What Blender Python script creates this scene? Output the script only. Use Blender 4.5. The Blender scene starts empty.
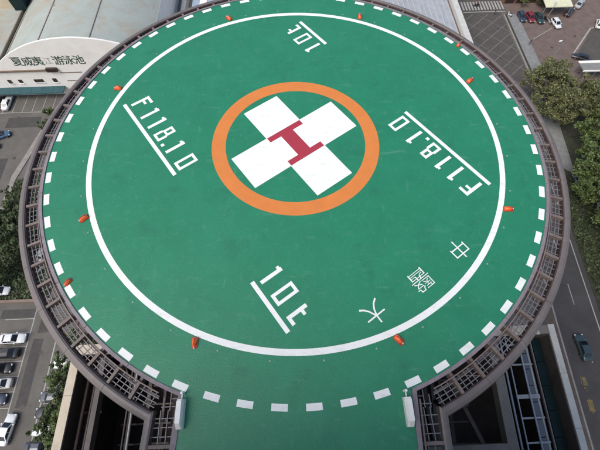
import bpy, math, random
from mathutils import Vector, Matrix

R = math.radians
scene = bpy.context.scene
col = scene.collection
random.seed(7)

# ------------------------------------------------------------------ camera
PAD = 46.0                                   # height of the helipad deck above the street
cam_d = bpy.data.cameras.new('camera')
cam_d.sensor_width = 36.0
cam_d.lens = 22.085
cam_d.clip_start = 0.5
cam_d.clip_end = 1500.0
cam = bpy.data.objects.new('camera', cam_d)
col.objects.link(cam)
pitch, yaw, roll = 1.106, 0.033, -0.010
fwd = Vector((math.sin(yaw) * math.cos(pitch), math.cos(yaw) * math.cos(pitch), -math.sin(pitch)))
rgt = Vector((math.cos(yaw), -math.sin(yaw), 0))
upv = rgt.cross(fwd)
r2 = rgt * math.cos(roll) + upv * math.sin(roll)
u2 = -rgt * math.sin(roll) + upv * math.cos(roll)
m = Matrix((r2, u2, -fwd)).transposed().to_4x4()
m.translation = Vector((-0.30, -17.13, PAD + 20.896))
cam.matrix_world = m
scene.camera = cam

# ------------------------------------------------------------------ world, sun, exposure
SUN_EL, SUN_AZ = R(53), R(-127)               # azimuth measured from +y towards +x
world = bpy.data.worlds.new('World')
scene.world = world
world.use_nodes = True
wn = world.node_tree
wn.nodes.clear()
sky = wn.nodes.new('ShaderNodeTexSky')
sky.sky_type = 'NISHITA'
sky.sun_disc = False
sky.sun_elevation = SUN_EL
sky.sun_rotation = SUN_AZ
sky.air_density = 1.2
sky.dust_density = 4.0
sky.ozone_density = 1.0
bg = wn.nodes.new('ShaderNodeBackground')
bg.inputs['Strength'].default_value = 0.14
wo = wn.nodes.new('ShaderNodeOutputWorld')
wn.links.new(sky.outputs[0], bg.inputs[0])
wn.links.new(bg.outputs[0], wo.inputs[0])

sun_d = bpy.data.lights.new('sun', 'SUN')
sun_d.energy = 1.4
sun_d.angle = R(35)
sun_d.color = (1.0, 0.975, 0.94)
sun = bpy.data.objects.new('sun', sun_d)
col.objects.link(sun)
sd = Vector((math.sin(SUN_AZ) * math.cos(SUN_EL), math.cos(SUN_AZ) * math.cos(SUN_EL), math.sin(SUN_EL)))
sun.rotation_euler = (-sd).to_track_quat('-Z', 'Y').to_euler()
sun.location = (0, 0, 150)

scene.view_settings.view_transform = 'Standard'
scene.view_settings.look = 'None'
scene.view_settings.gamma = 1.0
scene.view_settings.use_curve_mapping = False
scene.view_settings.exposure = 0.38

# ------------------------------------------------------------------ materials
def mat(name, base, rough=0.7, var=0.0, scale=1.0, metal=0.0, spec=0.5, second=None, stain=0.0,
        stain_col=(0.02, 0.02, 0.02), stain_scale=0.15, bump=0.0, bump_scale=30.0, coat=0.0, island=0.0):
    """Principled surface: a base colour mottled by noise, with optional stains and fine relief."""
    M = bpy.data.materials.new(name)
    M.use_nodes = True
    nt = M.node_tree
    N, L = nt.nodes, nt.links
    b = N['Principled BSDF']
    b.inputs['Roughness'].default_value = rough
    b.inputs['Metallic'].default_value = metal
    b.inputs['Specular IOR Level'].default_value = spec
    b.inputs['Coat Weight'].default_value = coat
    c0 = (*base, 1)
    if not (var or stain or bump or island or second):
        b.inputs['Base Color'].default_value = c0
        return M
    tc = N.new('ShaderNodeTexCoord')
    geo = N.new('ShaderNodeNewGeometry')
    src = geo.outputs['Position']
    out = None
    n1 = N.new('ShaderNodeTexNoise')
    n1.inputs['Scale'].default_value = scale
    n1.inputs['Detail'].default_value = 6.0
    n1.inputs['Roughness'].default_value = 0.65
    L.new(src, n1.inputs['Vector'])
    mx = N.new('ShaderNodeMix')
    mx.data_type = 'RGBA'
    rr = N.new('ShaderNodeMapRange')
    rr.inputs['From Min'].default_value = 0.3
    rr.inputs['From Max'].default_value = 0.7
    L.new(n1.outputs['Fac'], rr.inputs['Value'])
    L.new(rr.outputs[0], mx.inputs['Factor'])
    lo = tuple(max(0, c * (1 - var)) for c in base)
    hi = second if second else tuple(min(1, c * (1 + var)) for c in base)
    mx.inputs['A'].default_value = (*lo, 1)
    mx.inputs['B'].default_value = (*hi, 1)
    out = mx.outputs['Result']
    if island:
        m2 = N.new('ShaderNodeMix')
        m2.data_type = 'RGBA'
        m2.blend_type = 'MULTIPLY'
        m2.inputs['Factor'].default_value = 1.0
        cr = N.new('ShaderNodeMapRange')
        cr.inputs['To Min'].default_value = 1 - island
        cr.inputs['To Max'].default_value = 1 + island
        L.new(geo.outputs['Random Per Island'], cr.inputs['Value'])
        L.new(out, m2.inputs['A'])
        L.new(cr.outputs[0], m2.inputs['B'])
        out = m2.outputs['Result']
    if stain:
        n2 = N.new('ShaderNodeTexNoise')
        n2.inputs['Scale'].default_value = stain_scale
        n2.inputs['Detail'].default_value = 8.0
        n2.inputs['Roughness'].default_value = 0.7
        n2.inputs['Distortion'].default_value = 0.6
        L.new(src, n2.inputs['Vector'])
        r2_ = N.new('ShaderNodeMapRange')
        r2_.inputs['From Min'].default_value = 0.48
        r2_.inputs['From Max'].default_value = 0.72
        r2_.inputs['To Max'].default_value = stain
        L.new(n2.outputs['Fac'], r2_.inputs['Value'])
        m3 = N.new('ShaderNodeMix')
        m3.data_type = 'RGBA'
        L.new(r2_.outputs[0], m3.inputs['Factor'])
        L.new(out, m3.inputs['A'])
        m3.inputs['B'].default_value = (*stain_col, 1)
        out = m3.outputs['Result']
    L.new(out, b.inputs['Base Color'])
    if bump:
        n3 = N.new('ShaderNodeTexNoise')
        n3.inputs['Scale'].default_value = bump_scale
        n3.inputs['Detail'].default_value = 3.0
        L.new(src, n3.inputs['Vector'])
        bp = N.new('ShaderNodeBump')
        bp.inputs['Strength'].default_value = bump
        bp.inputs['Distance'].default_value = 0.05
        L.new(n3.outputs['Fac'], bp.inputs['Height'])
        L.new(bp.outputs[0], b.inputs['Normal'])
    return M

def layer(M_, colr, scale, lo, hi, amount, stretch=(1, 1, 1), rot=0.0, detail=6.0, rough_to=None):
    """Lay another worn or dirty tone over a surface where a noise passes a threshold."""
    nt = M_.node_tree
    N, L = nt.nodes, nt.links
    b = N['Principled BSDF']
    geo = N.new('ShaderNodeNewGeometry')
    mp = N.new('ShaderNodeMapping')
    mp.inputs['Scale'].default_value = stretch
    mp.inputs['Rotation'].default_value = (0, 0, rot)
    L.new(geo.outputs['Position'], mp.inputs['Vector'])
    n = N.new('ShaderNodeTexNoise')
    n.inputs['Scale'].default_value = scale
    n.inputs['Detail'].default_value = detail
    n.inputs['Roughness'].default_value = 0.7
    L.new(mp.outputs[0], n.inputs['Vector'])
    r = N.new('ShaderNodeMapRange')
    r.inputs['From Min'].default_value = lo
    r.inputs['From Max'].default_value = hi
    r.inputs['To Max'].default_value = amount
    L.new(n.outputs['Fac'], r.inputs['Value'])
    mx = N.new('ShaderNodeMix')
    mx.data_type = 'RGBA'
    L.new(r.outputs[0], mx.inputs['Factor'])
    link = b.inputs['Base Color'].links
    if link:
        L.new(link[0].from_socket, mx.inputs['A'])
    else:
        mx.inputs['A'].default_value = b.inputs['Base Color'].default_value
    mx.inputs['B'].default_value = (*colr, 1)
    L.new(mx.outputs['Result'], b.inputs['Base Color'])
    return M_

M = {}
M['deck'] = mat('deck_green', (0.0130, 0.186, 0.094), 0.46, 0.08, 0.5, stain=0.30, stain_col=(0.026, 0.225, 0.13), stain_scale=0.2, bump=0.2, bump_scale=11, spec=0.5)
layer(M['deck'], (0.008, 0.125, 0.068), 7.0, 0.50, 0.75, 0.45, detail=8)            # fine grain of the coating
layer(M['deck'], (0.055, 0.24, 0.155), 2.6, 0.55, 0.70, 0.40, detail=10)            # chalky spots
layer(M['deck'], (0.10, 0.27, 0.19), 0.55, 0.59, 0.74, 0.5, (1, 4, 1), 0.7, 10)     # scuffs
layer(M['deck'], (0.10, 0.27, 0.19), 0.5, 0.60, 0.74, 0.5, (4, 1, 1), 0.3, 10)
layer(M['deck'], (0.010, 0.11, 0.065), 0.35, 0.58, 0.66, 0.3, (1, 1, 1), 0.0, 4)    # dried puddles
M['white_paint'] = mat('white_paint', (0.78, 0.79, 0.77), 0.6, 0.04, 1.5, stain=0.15, stain_col=(0.55, 0.60, 0.56), stain_scale=0.8)
layer(M['white_paint'], (0.22, 0.38, 0.30), 6.0, 0.58, 0.70, 0.55, detail=12)
layer(M['white_paint'], (0.50, 0.54, 0.51), 1.2, 0.54, 0.70, 0.5, (1, 3, 1), 0.5, 8)
M['orange_paint'] = mat('orange_paint', (0.61, 0.190, 0.038), 0.6, 0.06, 1.2, stain=0.15, stain_col=(0.6, 0.26, 0.09), stain_scale=0.9)
layer(M['orange_paint'], (0.42, 0.20, 0.08), 4.0, 0.55, 0.70, 0.5, detail=12)
M['red_paint'] = mat('red_paint', (0.35, 0.029, 0.050), 0.6, 0.06, 1.5)
M['yellow_paint'] = mat('yellow_paint', (0.20, 0.145, 0.045), 0.8, 0.25, 2.5, stain=0.6, stain_col=(0.09, 0.08, 0.06), stain_scale=1.2)
M['road_white'] = mat('road_white', (0.34, 0.335, 0.31), 0.8, 0.2, 2.0, stain=0.5, stain_col=(0.14, 0.13, 0.12), stain_scale=0.7)
M['line_faint'] = mat('line_faint', (0.19, 0.185, 0.17), 0.85, 0.25, 1.5, stain=0.6, stain_col=(0.09, 0.083, 0.075), stain_scale=0.6)
M['kerb'] = mat('deck_kerb', (0.21, 0.18, 0.20), 0.75, 0.18, 2.0, stain=0.3, stain_col=(0.12, 0.09, 0.10), stain_scale=0.6)
M['beam'] = mat('ring_cladding', (0.145, 0.125, 0.120), 0.5, 0.10, 1.0, stain=0.45, stain_col=(0.15, 0.115, 0.11), stain_scale=0.5)
layer(M['beam'], (0.26, 0.235, 0.235), 1.6, 0.56, 0.74, 0.5, detail=10)
layer(M['beam'], (0.11, 0.075, 0.06), 3.0, 0.60, 0.74, 0.55, detail=10)
layer(M['beam'], (0.09, 0.08, 0.08), 0.8, 0.55, 0.75, 0.45, (1, 1, .2), 0, 10)
M['flush'] = mat('flush_metal', (0.24, 0.32, 0.27), 0.5)
M['rust'] = mat('rusty_paint', (0.085, 0.056, 0.050), 0.7, 0.25, 2.0, stain=0.5, stain_col=(0.06, 0.035, 0.03), stain_scale=1.0)
M['lining'] = mat('lining_brown', (0.065, 0.042, 0.040), 0.7, 0.25, 2.0)
M['joist'] = mat('joist_steel', (0.160, 0.130, 0.118), 0.6, 0.2, 1.5, stain=0.4, stain_col=(0.15, 0.085, 0.06), stain_scale=0.7)
M['rail'] = mat('rail_tan', (0.20, 0.155, 0.145), 0.5, 0.15, 2.0)
M['net'] = mat('net_steel', (0.19, 0.18, 0.19), 0.5, 0.2, 2.0, metal=0.2)
M['dark_steel'] = mat('dark_steel', (0.13, 0.112, 0.105), 0.6, 0.3, 1.0)
M['lamp_orange'] = mat('lamp_orange', (0.78, 0.13, 0.03), 0.35, 0.12, 6.0, coat=0.2)
M['lamp_red'] = mat('lamp_red', (0.42, 0.02, 0.015), 0.2, 0.1, 6.0, coat=0.5)
M['cab_white'] = mat('cabinet_white', (0.74, 0.74, 0.72), 0.4, 0.04, 2.0, stain=0.25, stain_col=(0.5, 0.42, 0.36), stain_scale=1.1)
M['grey_metal'] = mat('grey_metal', (0.30, 0.31, 0.33), 0.45, 0.15, 2.0, metal=0.3)
M['blue_pipe'] = mat('blue_pipe', (0.24, 0.31, 0.40), 0.4, 0.12, 2.0)
M['teal_glass'] = mat('teal_glass', (0.006, 0.020, 0.022), 0.45, 0.3, 1.0, spec=0.2)
M['concrete'] = mat('concrete', (0.20, 0.19, 0.175), 0.85, 0.15, 0.8, stain=0.4, stain_col=(0.11, 0.10, 0.09), stain_scale=0.35, bump=0.1)
M['concrete_dim'] = mat('concrete_dim', (0.11, 0.10, 0.098), 0.85, 0.2, 0.8, stain=0.4, stain_col=(0.06, 0.055, 0.05), stain_scale=0.5)
M['shaft'] = mat('shaft_shade', (0.060, 0.053, 0.050), 0.9, 0.4, 0.4)  # gloom of the deep shafts put into the base colour
M['coping_cream'] = mat('coping_cream', (0.50, 0.44, 0.35), 0.75, 0.10, 1.2, stain=0.35, stain_col=(0.33, 0.28, 0.22), stain_scale=0.6)
M['coping_white'] = mat('coping_white', (0.50, 0.50, 0.47), 0.75, 0.10, 1.2, stain=0.3, stain_col=(0.33, 0.31, 0.28), stain_scale=0.6)
for k_ in ('coping_cream', 'coping_white'):
    layer(M[k_], (0.22, 0.20, 0.17), 1.4, 0.55, 0.78, 0.6, (1, .5, 1), 0, 10)
M['asphalt'] = mat('asphalt', (0.112, 0.105, 0.094), 0.9, 0.16, 0.35, stain=0.55, stain_col=(0.075, 0.070, 0.063), stain_scale=0.09, bump=0.1)
layer(M['asphalt'], (0.045, 0.042, 0.040), 0.5, 0.60, 0.75, 0.6, detail=8)
layer(M['asphalt'], (0.15, 0.142, 0.13), 0.22, 0.56, 0.72, 0.5, (3, 1, 1), 0.1, 8)
M['asphalt_dark'] = mat('asphalt_dark', (0.060, 0.056, 0.055), 0.9, 0.18, 0.4, stain=0.5, stain_col=(0.034, 0.032, 0.031), stain_scale=0.12, bump=0.1)
M['asphalt_court'] = mat('asphalt_court', (0.075, 0.068, 0.060), 0.9, 0.2, 0.5, stain=0.5, stain_col=(0.05, 0.045, 0.04), stain_scale=0.15)
M['brick'] = mat('brick_plaza', (0.138, 0.102, 0.088), 0.85, 0.22, 0.6, stain=0.5, stain_col=(0.10, 0.075, 0.066), stain_scale=0.12, bump=0.1)
M['walk_brown'] = mat('walk_brown', (0.088, 0.068, 0.058), 0.85, 0.2, 1.0, stain=0.3, stain_scale=0.4, stain_col=(0.05, 0.042, 0.038))
M['walk_grey'] = mat('walk_grey', (0.20, 0.205, 0.20), 0.85, 0.18, 1.0, stain=0.4, stain_scale=0.3, stain_col=(0.13, 0.13, 0.125))
M['soil'] = mat('planting_soil', (0.040, 0.042, 0.026), 0.95, 0.4, 1.2, stain=0.5, stain_col=(0.03, 0.05, 0.02), stain_scale=0.5)
M['kerbstone'] = mat('kerbstone', (0.24, 0.22, 0.20), 0.85, 0.2, 1.0)
M['brown_wall'] = mat('brown_wall', (0.20, 0.155, 0.125), 0.85, 0.2, 1.0)
M['hall_white'] = mat('hall_white', (0.82, 0.80, 0.76), 0.8, 0.04, 0.5, stain=0.22, stain_col=(0.55, 0.49, 0.42), stain_scale=0.25)
layer(M['hall_white'], (0.42, 0.36, 0.29), 0.5, 0.60, 0.80, 0.5, (2.5, 1, .35), 0, 8)
M['hall_roof'] = mat('hall_roof', (0.35, 0.385, 0.35), 0.6, 0.08, 0.25, stain=0.75, stain_col=(0.34, 0.25, 0.15), stain_scale=0.16)
layer(M['hall_roof'], (0.22, 0.13, 0.075), 0.35, 0.60, 0.75, 0.6, (2.5, .4, 1), 0, 10)
layer(M['hall_roof'], (0.42, 0.44, 0.40), 0.25, 0.55, 0.75, 0.5, (1, .3, 1), 0, 6)
M['roof_seam'] = mat('roof_seam', (0.22, 0.18, 0.14), 0.7, 0.2, 0.8)
M['sign_green'] = mat('sign_green', (0.045, 0.085, 0.060), 0.5, 0.15, 2.0)
M['sign_pale'] = mat('sign_pale', (0.36, 0.40, 0.34), 0.5, 0.1, 2.0)
M['dark_window'] = mat('dark_window', (0.035, 0.025, 0.02), 0.2)
M['brown_trim'] = mat('brown_trim', (0.16, 0.11, 0.075), 0.7, 0.2, 1.0)
M['teal_awning'] = mat('teal_awning', (0.02, 0.080, 0.092), 0.5, 0.12, 0.8, stain=0.3, stain_col=(0.04, 0.07, 0.11), stain_scale=0.4)
M['beige_wall'] = mat('beige_wall', (0.52, 0.44, 0.32), 0.8, 0.1, 0.4, stain=0.3, stain_col=(0.36, 0.30, 0.22), stain_scale=0.2)
M['blue_roof'] = mat('blue_roof', (0.30, 0.38, 0.46), 0.5, 0.12, 0.5)
M['pale_roof'] = mat('pale_roof', (0.33, 0.35, 0.38), 0.45, 0.12, 0.6, stain=0.4, stain_col=(0.22, 0.23, 0.26), stain_scale=0.25)
M['shop_wall'] = mat('shop_wall', (0.15, 0.085, 0.06), 0.8, 0.3, 1.0)
M['awning_cream'] = mat('awning_cream', (0.60, 0.60, 0.42), 0.6, 0.08, 1.0)
M['leaf_olive'] = mat('leaf_olive', (0.090, 0.108, 0.034), 0.6, 0.35, 0.5, island=0.6, second=(0.155, 0.158, 0.060))
M['leaf_green'] = mat('leaf_green', (0.070, 0.112, 0.026), 0.6, 0.35, 0.5, island=0.6, second=(0.105, 0.145, 0.036))
M['leaf_dark'] = mat('leaf_dark', (0.042, 0.068, 0.022), 0.6, 0.35, 0.5, island=0.6, second=(0.075, 0.105, 0.032))
M['bark'] = mat('bark', (0.085, 0.065, 0.05), 0.9, 0.3, 3.0)
M['car_glass'] = mat('car_glass', (0.012, 0.016, 0.02), 0.08, spec=0.6)
M['tyre'] = mat('tyre_rubber', (0.018, 0.018, 0.018), 0.85)
M['rim'] = mat('wheel_rim', (0.35, 0.35, 0.36), 0.35, metal=0.8)
M['lens'] = mat('headlight_lens', (0.62, 0.64, 0.66), 0.12)
M['tail'] = mat('tail_lens', (0.30, 0.015, 0.012), 0.2)
M['black_plastic'] = mat('black_plastic', (0.02, 0.02, 0.02), 0.6)
M['skin'] = mat('skin', (0.45, 0.27, 0.19), 0.6)
M['hair'] = mat('black_hair', (0.012, 0.010, 0.009), 0.5)
PAINT = {}
for n_, c_ in dict(white=(0.66, 0.68, 0.69), pearl=(0.58, 0.60, 0.58), black=(0.018, 0.018, 0.022), navy=(0.030, 0.042, 0.075), grey=(0.16, 0.17, 0.18),
                   silver=(0.36, 0.38, 0.40), red=(0.20, 0.018, 0.026), teal=(0.024, 0.050, 0.054), sky=(0.20, 0.34, 0.40),
                   blue=(0.06, 0.14, 0.24), slate=(0.075, 0.085, 0.10)).items():
    PAINT[n_] = mat('car_paint_' + n_, c_, 0.35, 0.04, 1.0, coat=0.6)

# ------------------------------------------------------------------ mesh helpers
class MB:
    def __init__(s):
        s.v, s.f = [], []

    def add(s, vs, fs):
        o = len(s.v)
        s.v += [tuple(v) for v in vs]
        s.f += [tuple(i + o for i in f) for f in fs]
        return s

    def box(s, x0, x1, y0, y1, z0, z1):
        return s.add([(x0, y0, z0), (x1, y0, z0), (x1, y1, z0), (x0, y1, z0), (x0, y0, z1), (x1, y0, z1), (x1, y1, z1), (x0, y1, z1)],
                     [(3, 2, 1, 0), (4, 5, 6, 7), (0, 1, 5, 4), (1, 2, 6, 5), (2, 3, 7, 6), (3, 0, 4, 7)])

    def prism(s, poly, z0, z1):
        n = len(poly)
        return s.add([(x, y, z0) for x, y in poly] + [(x, y, z1) for x, y in poly],
                     [tuple(range(n - 1, -1, -1)), tuple(range(n, 2 * n))] + [(i, (i + 1) % n, n + (i + 1) % n, n + i) for i in range(n)])

    def flat(s, poly, z):
        return s.add([(x, y, z) for x, y in poly], [tuple(range(len(poly)))])

    def bar(s, p, q, w, h, up=(0, 0, 1)):
        """A rectangular bar from p to q, w across and h along up."""
        p, q = Vector(p), Vector(q)
        d = (q - p).normalized()
        a = d.cross(Vector(up))
        if a.length < 1e-4:
            a = Vector((1, 0, 0))
        a.normalize()
        b = a.cross(d)
        a, b = a * w / 2, b * h / 2
        return s.add([p - a - b, p + a - b, p + a + b, p - a + b, q - a - b, q + a - b, q + a + b, q - a + b],
                     [(0, 1, 2, 3), (7, 6, 5, 4), (0, 4, 5, 1), (1, 5, 6, 2), (2, 6, 7, 3), (3, 7, 4, 0)])

    def tube(s, pts, radii, n=8, cap=True):
        pts = [Vector(p) for p in pts]
        if not isinstance(radii, (list, tuple)):
            radii = [radii] * len(pts)
        base = len(s.v)
        for i, p in enumerate(pts):
            d = (pts[min(i + 1, len(pts) - 1)] - pts[max(i - 1, 0)]).normalized()
            a = d.cross(Vector((0.31, 0.17, 0.93)))
            if a.length < 1e-3:
                a = d.cross(Vector((1, 0, 0)))
            a.normalize()
            b = d.cross(a)
            for k in range(n):
                t = 2 * math.pi * k / n
                s.v.append(tuple(p + (a * math.cos(t) + b * math.sin(t)) * radii[i]))
        for i in range(len(pts) - 1):
            for k in range(n):
                k2 = (k + 1) % n
                s.f.append((base + i * n + k, base + i * n + k2, base + (i + 1) * n + k2, base + (i + 1) * n + k))
        if cap:
            s.f.append(tuple(base + k for k in reversed(range(n))))
            s.f.append(tuple(base + (len(pts) - 1) * n + k for k in range(n)))
        return s

    def band(s, prof, a0, a1, n, c=(0, 0), closed_profile=True, caps=True):
        """Sweep a closed (r, z) profile round c from angle a0 to a1 (degrees)."""
        m_ = len(prof)
        base = len(s.v)
        full = abs(a1 - a0) >= 359.99
        cnt = n if full else n + 1
        for i in range(cnt):
            t = R(a0 + (a1 - a0) * i / n)
            for r, z in prof:
                s.v.append((c[0] + r * math.cos(t), c[1] + r * math.sin(t), z))
        for i in range(n):
            i2 = (i + 1) % cnt
            for k in range(m_):
                k2 = (k + 1) % m_
                s.f.append((base + i * m_ + k, base + i2 * m_ + k, base + i2 * m_ + k2, base + i * m_ + k2))
        if caps and not full:
            s.f.append(tuple(base + k for k in range(m_)))
            s.f.append(tuple(base + n * m_ + k for k in reversed(range(m_))))
        return s

    def annulus(s, r0, r1, z, a0=0, a1=360, n=180, c=(0, 0)):
        base = len(s.v)
        full = abs(a1 - a0) >= 359.99
        cnt = n if full else n + 1
        for i in range(cnt):
            t = R(a0 + (a1 - a0) * i / n)
            s.v.append((c[0] + r0 * math.cos(t), c[1] + r0 * math.sin(t), z))
            s.v.append((c[0] + r1 * math.cos(t), c[1] + r1 * math.sin(t), z))
        for i in range(n):
            j = (i + 1) % cnt
            s.f.append((base + 2 * i, base + 2 * i + 1, base + 2 * j + 1, base + 2 * j))
        return s

    def mesh(s, name, material, smooth=False):
        me = bpy.data.meshes.new(name)
        me.from_pydata(s.v, [], s.f)
        me.update()
        if material:
            me.materials.append(material)
        if smooth:
            me.polygons.foreach_set('use_smooth', [True] * len(me.polygons))
        return me

    def build(s, name, material, parent=None, smooth=False, loc=None, rz=0.0):
        return put(name, s.mesh(name, material, smooth), parent, loc, rz)


def put(name, me, parent=None, loc=None, rz=0.0):
    o = bpy.data.objects.new(name, me)
    col.objects.link(o)
    o.parent = parent
    if loc is not None:
        o.location = loc
    if rz:
        o.rotation_euler = (0, 0, rz)
    return o


def tag(o, label=None, cat=None, group=None, kind=None):
    if label: o['label'] = label
    if cat: o['category'] = cat
    if group: o['group'] = group
    if kind: o['kind'] = kind
    return o


def thing(name, label, cat, loc=(0, 0, 0), rz=0.0, group=None):
    o = bpy.data.objects.new(name, None)
    o.empty_display_size = 0.3
    col.objects.link(o)
    o.location = loc
    o.rotation_euler = (0, 0, rz)
    return tag(o, label, cat, group)


def struct(name, mb, material):
    return tag(mb.build(name, material), kind='structure')


def copy_tree(o, parent=None):
    c = o.copy()
    col.objects.link(c)
    c.parent = parent
    for ch in list(o.children):
        copy_tree(ch, c)
    return c


def glyph_mesh(text, size, material, offset=0.0, depth=0.0):
    """Flat lettering from the built-in font, turned into a mesh centred on its box."""
    cu = bpy.data.curves.new('lettering', 'FONT')
    cu.body = text
    cu.size = size
    cu.offset = offset
    cu.extrude = depth
    cu.resolution_u = 3
    o = bpy.data.objects.new('lettering', cu)
    col.objects.link(o)
    dg = bpy.context.evaluated_depsgraph_get()
    me = bpy.data.meshes.new_from_object(o.evaluated_get(dg))
    bpy.data.objects.remove(o)
    bpy.data.curves.remove(cu)
    xs = [v.co.x for v in me.vertices]
    ys = [v.co.y for v in me.vertices]
    cx, cy = (min(xs) + max(xs)) / 2, (min(ys) + max(ys)) / 2
    for v in me.vertices:
        v.co.x -= cx
        v.co.y -= cy
    me.materials.clear()
    me.materials.append(material)
    return me

# ================================================================== THE SETTING
struct('ground', MB().flat([(-400, -400), (400, -400), (400, 400), (-400, 400)], 0.0), M['asphalt'])

# west side: planting beds and kerbs round the car park
struct('planting_bed', MB().prism([(-60.2, 3.1), (-46.5, 3.1), (-44.0, 20.0), (-46, 34), (-60.4, 30.0)], 0.0, 0.10), M['soil'])
struct('path', MB().prism([(-61.2, 3.1), (-60.3, 3.1), (-60.5, 30.0), (-57.5, 44.0), (-58.6, 44.4), (-61.6, 31.0)], 0.0, 0.14), M['kerbstone'])
struct('planting_strip', MB().prism([(-39.9, -60), (-35.0, -60), (-35.0, -4.0), (-40.4, -4.0)], 0.0, 0.10), M['soil'])
tag(MB().box(-62, -45.5, 2.55, 3.05, 0, 0.75).build('boundary_wall', M['brown_wall']), 'low brown wall between the car park and the planted bed', 'wall')

# painted stall lines of the west car park: front line, then one line for each stall
lot = MB().flat([(-48.08, -60), (-47.92, -60), (-47.92, 1.9), (-48.08, 1.9)], 0.006)
lot = struct('stall_front_line', lot, M['road_white'])
for i in range(16):
    y = -0.4 - 2.42 * i
    MB().flat([(-53.2, y - .06), (-48.09, y - .06), (-48.09, y + .06), (-53.2, y + .06)], 0.006).build('stall_line', M['road_white'], lot)
edge = struct('strip_edge_line', MB().flat([(-42.95, -60), (-42.75, -60), (-43.0, -3.2), (-43.2, -3.2)], 0.006), M['road_white'])
for i in range(14):
    y = -4.9 - 2.4 * i
    MB().flat([(-42.7, y - .06), (-40.2, y - .06), (-40.2, y + .06), (-42.7, y + .06)], 0.006).build('stall_line', M['road_white'], edge)
bay = struct('hall_bay_line', MB().flat([(-90, 49.6), (-56.5, 49.6), (-56.5, 49.75), (-90, 49.75)], 0.006), M['road_white'])
for i in range(12):
    x = -57.9 - 2.35 * i
    MB().flat([(x - .06, 49.76), (x + .06, 49.76), (x + .06, 55.3), (x - .06, 55.3)], 0.006).build('stall_line', M['road_white'], bay)

def skx(pts):                                # the east road leans a little off the y axis
    return [(x + 0.065 * (y + 3), y) for x, y in pts]
# east side: road, pavements, court, brick street
struct('road', MB().flat(skx([(46.1, -120), (54.4, -120), (54.4, 30), (48, 47), (41, 47), (46.1, 20)]), 0.004), M['asphalt_dark'])
pv = struct('pavement', MB().prism(skx([(42.9, -120), (45.8, -120), (45.8, 20), (42.9, 20)]), 0.0, 0.13), M['walk_brown'])
MB().prism(skx([(45.81, -120), (46.1, -120), (46.1, 20), (45.81, 20)]), 0.0, 0.14).build('kerb', M['kerbstone'], pv)
lanes = struct('lane_edge_line', MB().flat(skx([(53.1, -120), (53.3, -120), (53.4, 24), (53.2, 24)]), 0.010), M['road_white'])
for y0 in (22, 11.8, 1.8, -8.2, -18.2, -28.2):
    x0 = 50.15
    MB().flat(skx([(x0 - .07, y0 - 3.9), (x0 + .07, y0 - 3.9), (x0 + .07, y0), (x0 - .07, y0)]), 0.010).build('lane_dash', M['road_white'], lanes)
for y_, body in ((-15.3, '慢'), (-18.6, '車')):
    g = put('road_lettering', glyph_mesh(body, 1.0, M['yellow_paint'], offset=0.03), lanes, (47.75 + 0.065 * (y_ + 3), y_, 0.010), -0.065)
    g.scale = (1.05, 2.3, 1)
struct('verge', MB().prism(skx([(54.4, -120), (120, -120)]) + [(120, 44), (66, 44), (60.8, 47), (57.0, 38), (56.5, 30)], 0.0, 0.12), M['soil'])
struct('footway', MB().prism([(57.5, 29.0), (61.0, 26.0), (63.0, 44.0), (60.8, 48.0), (53.2, 47.0)], 0.121, 0.20), M['walk_grey'])
court = struct('court', MB().flat([(43.6, 47.5), (60.8, 47.5), (60.8, 81.8), (43.6, 81.8)], 0.005), M['asphalt_court'])
# thin painted bay lines crossing the court on the slant
def clipline(px, py, ang, x0, x1, y0, y1):
    dx, dy = math.cos(ang), math.sin(ang)
    ts = []
    t0, t1 = -200, 200
    for p, d, lo, hi in ((px, dx, x0, x1), (py, dy, y0, y1)):
        a, b_ = (lo - p) / d, (hi - p) / d
        t0, t1 = max(t0, min(a, b_)), min(t1, max(a, b_))
    if t1 - t0 < 0.6:
        return None
    return (px + dx * t0, py + dy * t0), (px + dx * t1, py + dy * t1)
a1 = R(42)
for i in range(13):
    k = 24.9 - 2.95 * i
    c = clipline(-math.sin(a1) * k + 0, math.cos(a1) * k, a1, 44, 60.6, 48, 81.0) if False else clipline(53 - math.sin(a1) * (k - 12), 64 + math.cos(a1) * (k - 12), a1, 44, 60.6, 48, 81.0)
    if c:
        MB().bar((*c[0], 0.0105), (*c[1], 0.0105), 0.15, 0.003).build('bay_line', M['line_faint'], court)
for i in range(7):
    k = -14 + 5.2 * i
    c = clipline(53 + math.cos(a1) * k, 64 + math.sin(a1) * k, a1 + math.pi / 2, 44, 60.6, 48, 81.0)
    if c:
        MB().bar((*c[0], 0.0155), (*c[1], 0.0155), 0.11, 0.003).build('bay_line', M['line_faint'], court)
struct('street', MB().flat([(20, 81.9), (62.5, 81.9), (62.5, 140), (20, 140)], 0.004), M['asphalt_court'])
cw = struct('crosswalk', MB().flat([(50.2, 81.95), (62.3, 81.95), (62.3, 82.25), (50.2, 82.25)], 0.010), M['road_white'])
for i in range(14):
    x = 50.6 + i * 0.88
    MB().flat([(x - .24, 83.0), (x + .24, 83.0), (x + .3, 86.8), (x - .18, 86.8)], 0.010).build('crosswalk_bar', M['road_white'], cw)
sw = struct('sidewalk', MB().prism([(61.9, 47.6), (64.9, 52), (65.2, 80.5), (62.2, 80.5)], 0.0, 0.13), M['walk_grey'])
MB().prism([(60.9, 47.6), (61.3, 47.6), (61.6, 80.5), (61.2, 80.5)], 0.0, 0.16).build('kerb', M['kerbstone'], sw)
MB().prism([(61.31, 47.6), (61.89, 47.6), (62.19, 80.5), (61.61, 80.5)], 0.0, 0.11).build('gutter', M['soil'], sw)
bs = struct('brick_street', MB().flat([(65.21, 52), (66, 44.2), (140, 44.2), (140, 140), (62.6, 140), (62.6, 80.6), (65.21, 80.6)], 0.004), M['brick'])
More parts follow.
